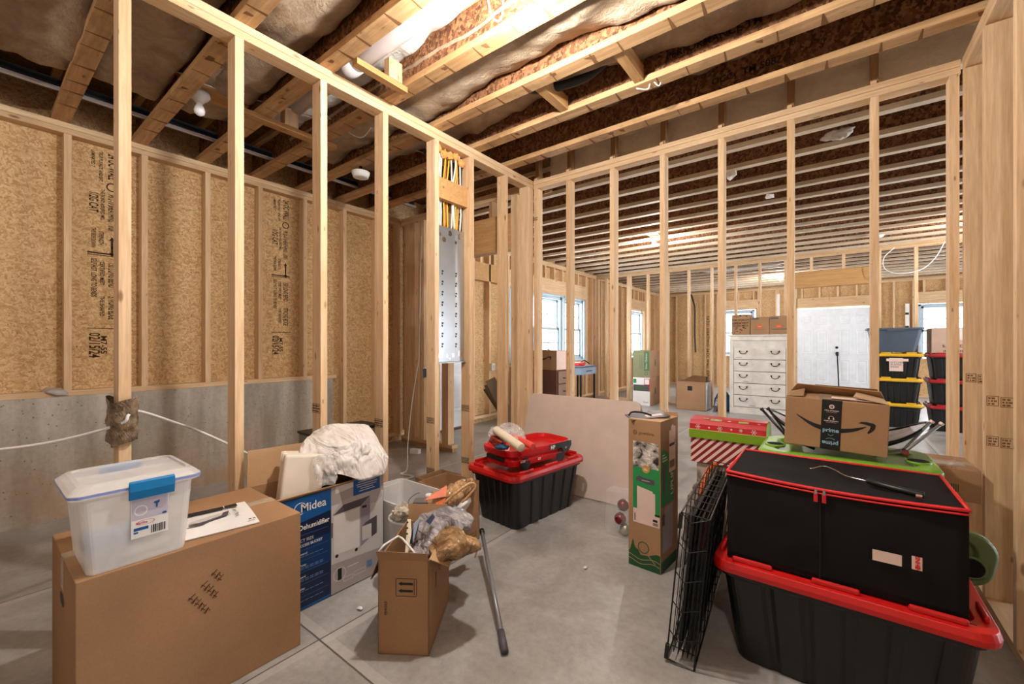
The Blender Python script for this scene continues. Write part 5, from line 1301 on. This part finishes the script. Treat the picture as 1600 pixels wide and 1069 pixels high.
SBX = carton('cardboard_box', 'pale carton with a tape window under the christmas gift box', 'cardboard box', (-.635, 2.62, 0), 0, .30, .20, .485, plain('pale_carton', (190, 176, 158), .6))
tag(hullbag('plastic_bag', H((1062, 850, 2.40), (1078, 770, 2.42), (1092, 742, 2.45), (1112, 742, 2.45), (1128, 760, 2.42), (1125, 860, 2.38), (1095, 870, 2.33), (1080, 800, 2.36), (1110, 790, 2.34)), crumple('grey_white_bag', (150, 142, 140), (214, 212, 216), .3, 8), None, .014, 11, 5, 14), 'grey-white plastic bag slumped in front of the carton under the gift box', 'plastic bag')
tag(MB().tube(sweep([pix(1094, 880, 2.27), pix(1096, 800, 2.27), pix(1098, 762, 2.28), pix(1106, 736, 2.32), pix(1118, 726, 2.36)], 5), .014, 8).build('orange_ribbon', ORNG, None, smooth=True), 'orange ribbon hanging below the christmas gift box', 'ribbon')

# ------------------------------------------------------------------ the back room
# dresser
t = thing('dresser', 'tall antique-white dresser with five drawers and dark bail pulls', 'dresser', (-1.41, 8.0, 0))
Wd, Dd, Hd = .88, .44, 1.34
bx('case', ANTW, t, .02, .02, .10, Wd-.02, Dd, Hd-.09, .004); bx('dresser_top', ANTW, t, -.02, -.02, Hd-.025, Wd+.02, Dd+.01, Hd, .006); bx('top_moulding', ANTW, t, .005, .0, Hd-.10, Wd-.005, Dd, Hd-.025, .008)
bx('plinth', ANTW, t, .0, .0, 0, Wd, Dd, .10, .006)
for s_ in (0, Wd-.06): bx('corner_post', ANTW, t, s_, .002, .10, s_+.06, .06, Hd-.10, .006)
for i, z in enumerate((1.045, .845, .645, .445, .245)):
    z0 = z-.09
    dr = bx('drawer', ANTW, t, .07, .002, z0-.03, Wd-.07, .03, z0+.155, .008)
    MB().box(.065, .018, z0-.036, Wd-.065, .019, z0-.031).build('drawer_gap', INK, dr)
    for x in (.21, .67):
        h = MB(); h.tube(sweep([(x-.055, -.004, z+.015), (x-.045, -.020, z-.01), (x-.015, -.025, z-.025), (x+.015, -.025, z-.025), (x+.045, -.020, z-.01), (x+.055, -.004, z+.015)], 4), .006, 8)
        for s_ in (-1, 1): h.lathe([(.013, 0), (.013, .008), (.008, .014)], (x+s_*.055, .002, z+.015), 12, Matrix.Rotation(R(90), 4, 'X'))
        h.build('bail_pull', BMET, dr, smooth=True)
    if i in (0, 2, 4):
        MB().box(.10+i*.05, .0008, z0-.005, .19+i*.05, .0018, z0+.001).build('paint_wear', DGREY, dr)
ZD = 1.341
t = carton('cardboard_box', 'taller box printed all over with dark lettering on the dresser', 'cardboard box', (-1.385, 8.06, ZD), 0, .275, .30, .345, CARD, tape=False)
for s_, z, sz in (("THE WORLD'S", .235, .040), ('GREATEST', .180, .052), ('CHAIN MILLS', .140, .038)): text(s_, t, (.137, 0, z), (1, 0, 0), (0, 0, 1), sz, INK, bold=.03, align='CENTER')
rr = random.Random(8); decal('doodle_print', INK, t, (0, 0, 0), (1, 0, 0), (0, 0, 1), [rect(x, z, x+rr.uniform(.01, .035), z+rr.uniform(.006, .018)) for x, z in [(rr.uniform(.01, .23), rr.choice((rr.uniform(.01, .12), rr.uniform(.28, .33)))) for _ in range(22)]])
for i, (x, lb) in enumerate(((-1.10, 'square carton with an orange square print on the dresser, in the middle'), (-.825, 'square carton with an orange square and a dark bar on the dresser'))):
    t = carton('cardboard_box', lb, 'cardboard box', (x, 8.06, ZD), 0, .27, .30, .285+.01*i, CARD, tape=False, group='orange-square cartons on the dresser')
    decal('orange_square', ORNG, t, (0, 0, 0), (1, 0, 0), (0, 0, 1), rect(.095, .10, .165, .165)); decal('grey_tag', DGREY, t, (0, 0, 0), (1, 0, 0), (0, 0, 1), rect(.015, .25, .125, .278))
    text('THE HOME DEPOT', t, (.099, 0, .128), (1, 0, 0), (0, 0, 1), .009, PAPER, bold=.03, lift=.0015, sx=.8)
    decal('print_line', DGREY, t, (0, 0, 0), (1, 0, 0), (0, 0, 1), [rect(.03, .085, .24, .088)] if i == 0 else [rect(.03, .078, .24, .092)])
    bx('lid_fold', CARD, t, .02, .05, .285+.01*i, .25, .25, .292+.01*i, .002)
# carton with torn flaps
t = carton('cardboard_box', 'square carton with dark open flaps on the back room floor', 'cardboard box', (-2.27, 7.9, 0), 0, .50, .42, .51, CARD, open_=True, group=None)
decal('hand_hole', BLACK, t, (0, 0, 0), (1, 0, 0), (0, 0, 1), rect(.20, .35, .28, .43)); bx('pale_side', LGREY, t, .5, .01, .01, .503, .41, .50)
flap(t, 'flap', CARDD, [(.08, .02, .513), (.5, .02, .513), (.48, .16, .60), (.26, .16, .61)], (0, 0, .005)); flap(t, 'flap', BPL, [(.10, .2, .515), (.48, .2, .515), (.46, .35, .58), (.12, .35, .56)], (0, 0, .005))
t = thing('blue_bag', 'blue bag slumped behind the leaning lettered panel', 'bag', (-1.62, 8.15, 0)); MB().lathe([(.12, 0), (.15, .05), (.14, .2), (.08, .32), (.03, .38)], (0.07, .05, 0), 14, sy=.7).build('bag_body', plain('dusty_blue', (52, 92, 130), .7), t, smooth=True)
t = thing('lettered_panel', 'narrow panel with white letters leaning beside the dresser', 'panel', (-1.66, 7.93, 0), rot=(0, R(14), R(8)))
bx('panel_board', DGREY, t, 0, 0, 0, .05, .25, .57, .003); text('SOLD', t, (.035, 0, .12), (0, 0, 1), (-1, 0, 0), .05, LGREY, bold=.03)
# stacked cartons beside the doorway studs
for i, (z, mt, lb) in enumerate(((0, CARDL, 'white-fronted carton at the bottom of the two stacked in the back room'), (.545, card('olive_carton', (140, 142, 104)), 'olive green printed carton at the top of the two stacked in the back room'))):
    t = carton('cardboard_box', lb, 'cardboard box', (-3.09, 7.92, z), 0, .335, .60, .515 if i else .543, CARD, tape=False, group='cartons stacked by the far studs')
    Fh = ((.335, 0, 0), (0, 1, 0), (0, 0, 1)); decal('hand_hole', BLACK, t, *Fh, disc(.30, .27, .035, 14, 2.0))
    Ff = ((0, 0, 0), (1, 0, 0), (0, 0, 1))
    lgp = MATS.get('leaf_green_print') or plain('leaf_green_print', (70, 100, 60), .6)
    if i:
        decal('olive_front', mt, t, *Ff, rect(.002, .004, .333, .51)); decal('green_panel', lgp, t, *Ff, rect(.22, .13, .32, .50), .0009); text('Delta Children', t, (.28, 0, .16), (0, 0, 1), (-1, 0, 0), .05, LGREY, lift=.0014)
        decal('round_mark', MATS['leaf_green_print'], t, *Ff, ringpts(.26, .075, .022, .032), .0009); decal('small_print', DGREY, t, *Ff, [rect(.13+j*.022, .16, .135+j*.022, .42) for j in range(4)], .0009)
    else:
        decal('white_front', PAPER, t, *Ff, rect(.002, .004, .333, .54)); decal('red_panel', REDZ, t, *Ff, [rect(.22, .40, .232, .52), rect(.318, .30, .333, .52), rect(.22, .508, .333, .52), rect(.22, .40, .333, .412)], .0009)
        decal('green_square', EMER, t, *Ff, rect(.01, .43, .07, .51), .0009); decal('photo_strip', DGREY, t, *Ff, rect(.01, .28, .333, .40), .0007); decal('photo_strip', MATS['leaf_green_print'], t, *Ff, rect(.05, .31, .25, .37), .001)
        text('Graco', t, (.20, 0, .06), (1, 0, 0), (0, 0, 1), .04, INK, lift=.0012)
# yellow and red lidded stacks
def farstack(x, y, n, mat, lab, base_lab, w=.53):
    first = None
    for i in range(n):
        lb = '%s, %s of three' % (lab, ('bottom', 'middle', 'top')[i])
        if first is None:
            first = tote('storage_tote', lb, (x, 8.215, 0), R(90), .53, w, .362, mat, group=base_lab); c = first
        else:
            c = copy_tree(first); c['label'] = lb; c.location.z = .351*i
    return first
farstack(.735, 8.33, 0 or 3, YELP, 'black yellow-lidded tote beside the white double doors', 'yellow-lidded totes')
farstack(1.30, 8.33, 3, plain('dark_red_lid', (164, 26, 34), .4), 'black dark-red-lidded tote next to the yellow-lidded stack', 'red-lidded totes')
t = thing('taped_note', 'pale notes taped to the top yellow-lidded tote', 'note', (.735, 7.945, 0)); 
m_ = MB(); m_.box(-.10, .005, .80, .045, .0115, .985); m_.box(-.13, .004, .94, .10, .011, .975); m_.build('paper', PINKW, t); text('KITCHEN\nPLATES\nPANS', t, (-.085, .004, .91), (1, 0, 0), (0, 0, 1), .035, DGREY)
t = thing('storage_tote', 'grey-blue open tote on top of the yellow-lidded stack', 'storage tote', (.70, 8.21, 1.066), R(0))
b = MB(); b.loft([[(x, y, z) for x, y in b.rrect(w, d, .05, 5)] for w, d, z in ((.44, .40, 0), (.56, .50, .315), (.61, .53, .32), (.61, .53, .345), (.55, .49, .345), (.43, .39, .01))]); b.build('tote_body', SLATE, t, .003)
bx('grip', DGREY, t, -.09, -.268, .30, .09, -.256, .318, .003); text('18 GAL', t, (-.12, -.247, .24), (1, 0, 0), (0, -.2, 1), .03, DGREY)
t = carton('cardboard_box', 'pale carton with upside-down lettering on the dark red lidded stack', 'cardboard box', (1.075, 8.05, 1.056), 0, .48, .40, .345, card('pale_pinkish_carton', (206, 176, 156)), tape=False)
text('Containers', t, (.44, 0, .115), (-1, 0, 0), (0, 0, -1), .075, INK, bold=.01); text('Premium Seal', t, (.44, 0, .045), (-1, 0, 0), (0, 0, -1), .06, INK); bx('label_patch', LGREY, t, .16, -.002, .18, .34, 0, .33)
# chest, shipping carton and small table by the side window
t = thing('drawer_chest', 'dark brown chest of small drawers under a shipping box by the side window', 'chest of drawers', (-3.72, 5.16, 0))
bx('chest_body', COPPER, t, 0, 0, 0, .58, .46, .80, .004); 
for i in range(4):
    dz = bx('drawer', plain('greyish_brown_drawer', (142, 112, 96), .5), t, .58, .03, .04+i*.19, .597, .43, .215+i*.19, .004)
    MB().tube([(.60, .15, .12+i*.19), (.62, .17, .115+i*.19), (.62, .27, .115+i*.19), (.60, .29, .12+i*.19)], .007, 6).build('drawer_pull', BPL, dz)
t = carton('shipping_box', 'shipping box with a smile arrow standing on the dark chest by the side window', 'cardboard box', (-3.70, 5.17, .802), 0, .55, .42, .285, CARD, tape=False)
decal('smile_print', BLACK, t, (0, 0, 0), (1, 0, 0), (0, 0, 1), [[(q[0]*1.5, q[1]*1.5+.02) for q in pl] for pl in smile]+[[(.40, .20), (.47, .20), (.45, .14), (.44, .175)]]); bx('pale_side', PINKW, t, .55, .005, .005, .553, .415, .28)
bx('tape_roll', BPL, t, .10, .10, .285, .30, .25, .30)
t = thing('work_table', 'small blue-grey drawer table with red and blue things on it by the side window', 'table', (-3.95, 6.65, 0))
bx('tabletop', SLATE, t, 0, 0, .76, .42, .60, .785, .004); bx('drawer', plain('light_steel_blue', (134, 150, 172), .5), t, .01, .01, .63, .41, .59, .76, .004)
for x in (.02, .37):
    for y in (.02, .55): bx('leg', BPL, t, x, y, 0, x+.03, y+.03, .63, .002)
bx('drawer_pull', BPL, t, .415, .2, .685, .425, .4, .70)
t = thing('toolbox', 'red tool case lying on the small blue-grey table', 'tool case', (-3.85, 6.75, .786)); bx('case', REDZ, t, 0, 0, 0, .22, .22, .06, .008); MB().tube([(.05, .24, .02), (.16, .30, .10), (.24, .36, .03)], .012, 8).build('tool_arm', BLACK, t)
# lumber leaning in the doorway
t = thing('board_offcuts', 'grey weathered boards leaning against the studs beyond the doorway', 'boards', (-3.32, 4.35, 0))
for i in range(3):
    o = bx('board', plain('weathered_board_%d' % i, (120-i*14, 98-i*12, 76-i*10), .8), t, 0, 0, 0, .14, .022, .78-i*.05); o.location = (-.05*i, .05*i, .0); o.rotation_euler = (R(8), R(-26-3*i), R(30))
# cables and loose things over the back room
cable('black_cable', 'black cable hanging down the far sheathed wall', [(-3.30, 12.98, 2.64), (-3.24, 12.95, 2.45), (-3.19, 12.94, 2.2), (-3.19, 12.94, 1.5), (-3.17, 12.94, .95)], .022, PIPEB)
cable('white_cable', 'white cable looping below the joists near the far header', [(.72, 8.3, 2.60), (.60, 8.28, 2.45), (.62, 8.25, 2.28), (.78, 8.22, 2.20), (1.0, 8.24, 2.24), (1.15, 8.3, 2.40), (1.25, 8.35, 2.62)], .006, CABW)
for i, (x, y, lb) in enumerate(((-.70, 4.1, 'wisp of white insulation hanging from a joist near the partition'), (-.50, 4.9, 'small white scrap of insulation stuck under a joist'), (.02, 3.95, 'white rolled insulation end poking out above the partition'), (-1.6, 9.3, 'long white insulation strip lying between far joists'), (.5, 7.6, 'white wire tuft under the joists over the totes'))):
    L_ = (.05, .04, .12, .9, .08)[i]; hz = (.07, .035, .05, .03, .04)[i]
    tag(hullbag('insulation_scrap', [Vector((x, y, 2.665 if i != 2 else 2.74))+Vector((random.uniform(-L_, L_), random.uniform(-.03, .03), random.uniform(-hz, hz))) for _ in range(14)], PAPER if i != 4 else CABW, None, .006, 30, 3, i+20), lb, 'insulation scrap')
# bits lying on the concrete ledge
tag(hullbag('tarp_scrap', [Vector(p) for p in ((-4.20, .30, .861), (-4.13, .33, .861), (-4.13, .42, .862), (-4.21, .44, .862), (-4.19, .34, .885), (-4.15, .40, .88), (-4.125, .38, .83), (-4.12, .44, .83))], GREYP, None, .004, 30, 3, 5), 'scrap of grey sheet caught at the foot of a stud on the concrete ledge', 'scrap')
tag(MB().lathe([(.030, 0), (.033, .02), (.030, .045)], (-4.17, 2.20, .861), 16).build('bottle_cap', plain('orange_red_cap', (216, 62, 38), .4), None, smooth=True), 'orange-red plastic cap on the concrete ledge', 'cap')
portal(-4.28, 6.67, 1.48, 2.6, 1.25, R(-90)); portal(-4.28, 11.02, 1.48, .9, 1.22, R(-90)); portal(-2.1, 13.14, 1.5, .9, 1.26, 0); portal(1.98, 13.14, 1.48, .95, 1.22, 0)
portal(5.06, 4.9, 1.08, 2.0, 2.05, R(90)); portal(5.06, 8.2, 1.2, 2.0, 1.8, R(90)); portal(5.06, 11.15, 1.35, 1.7, 1.5, R(90))
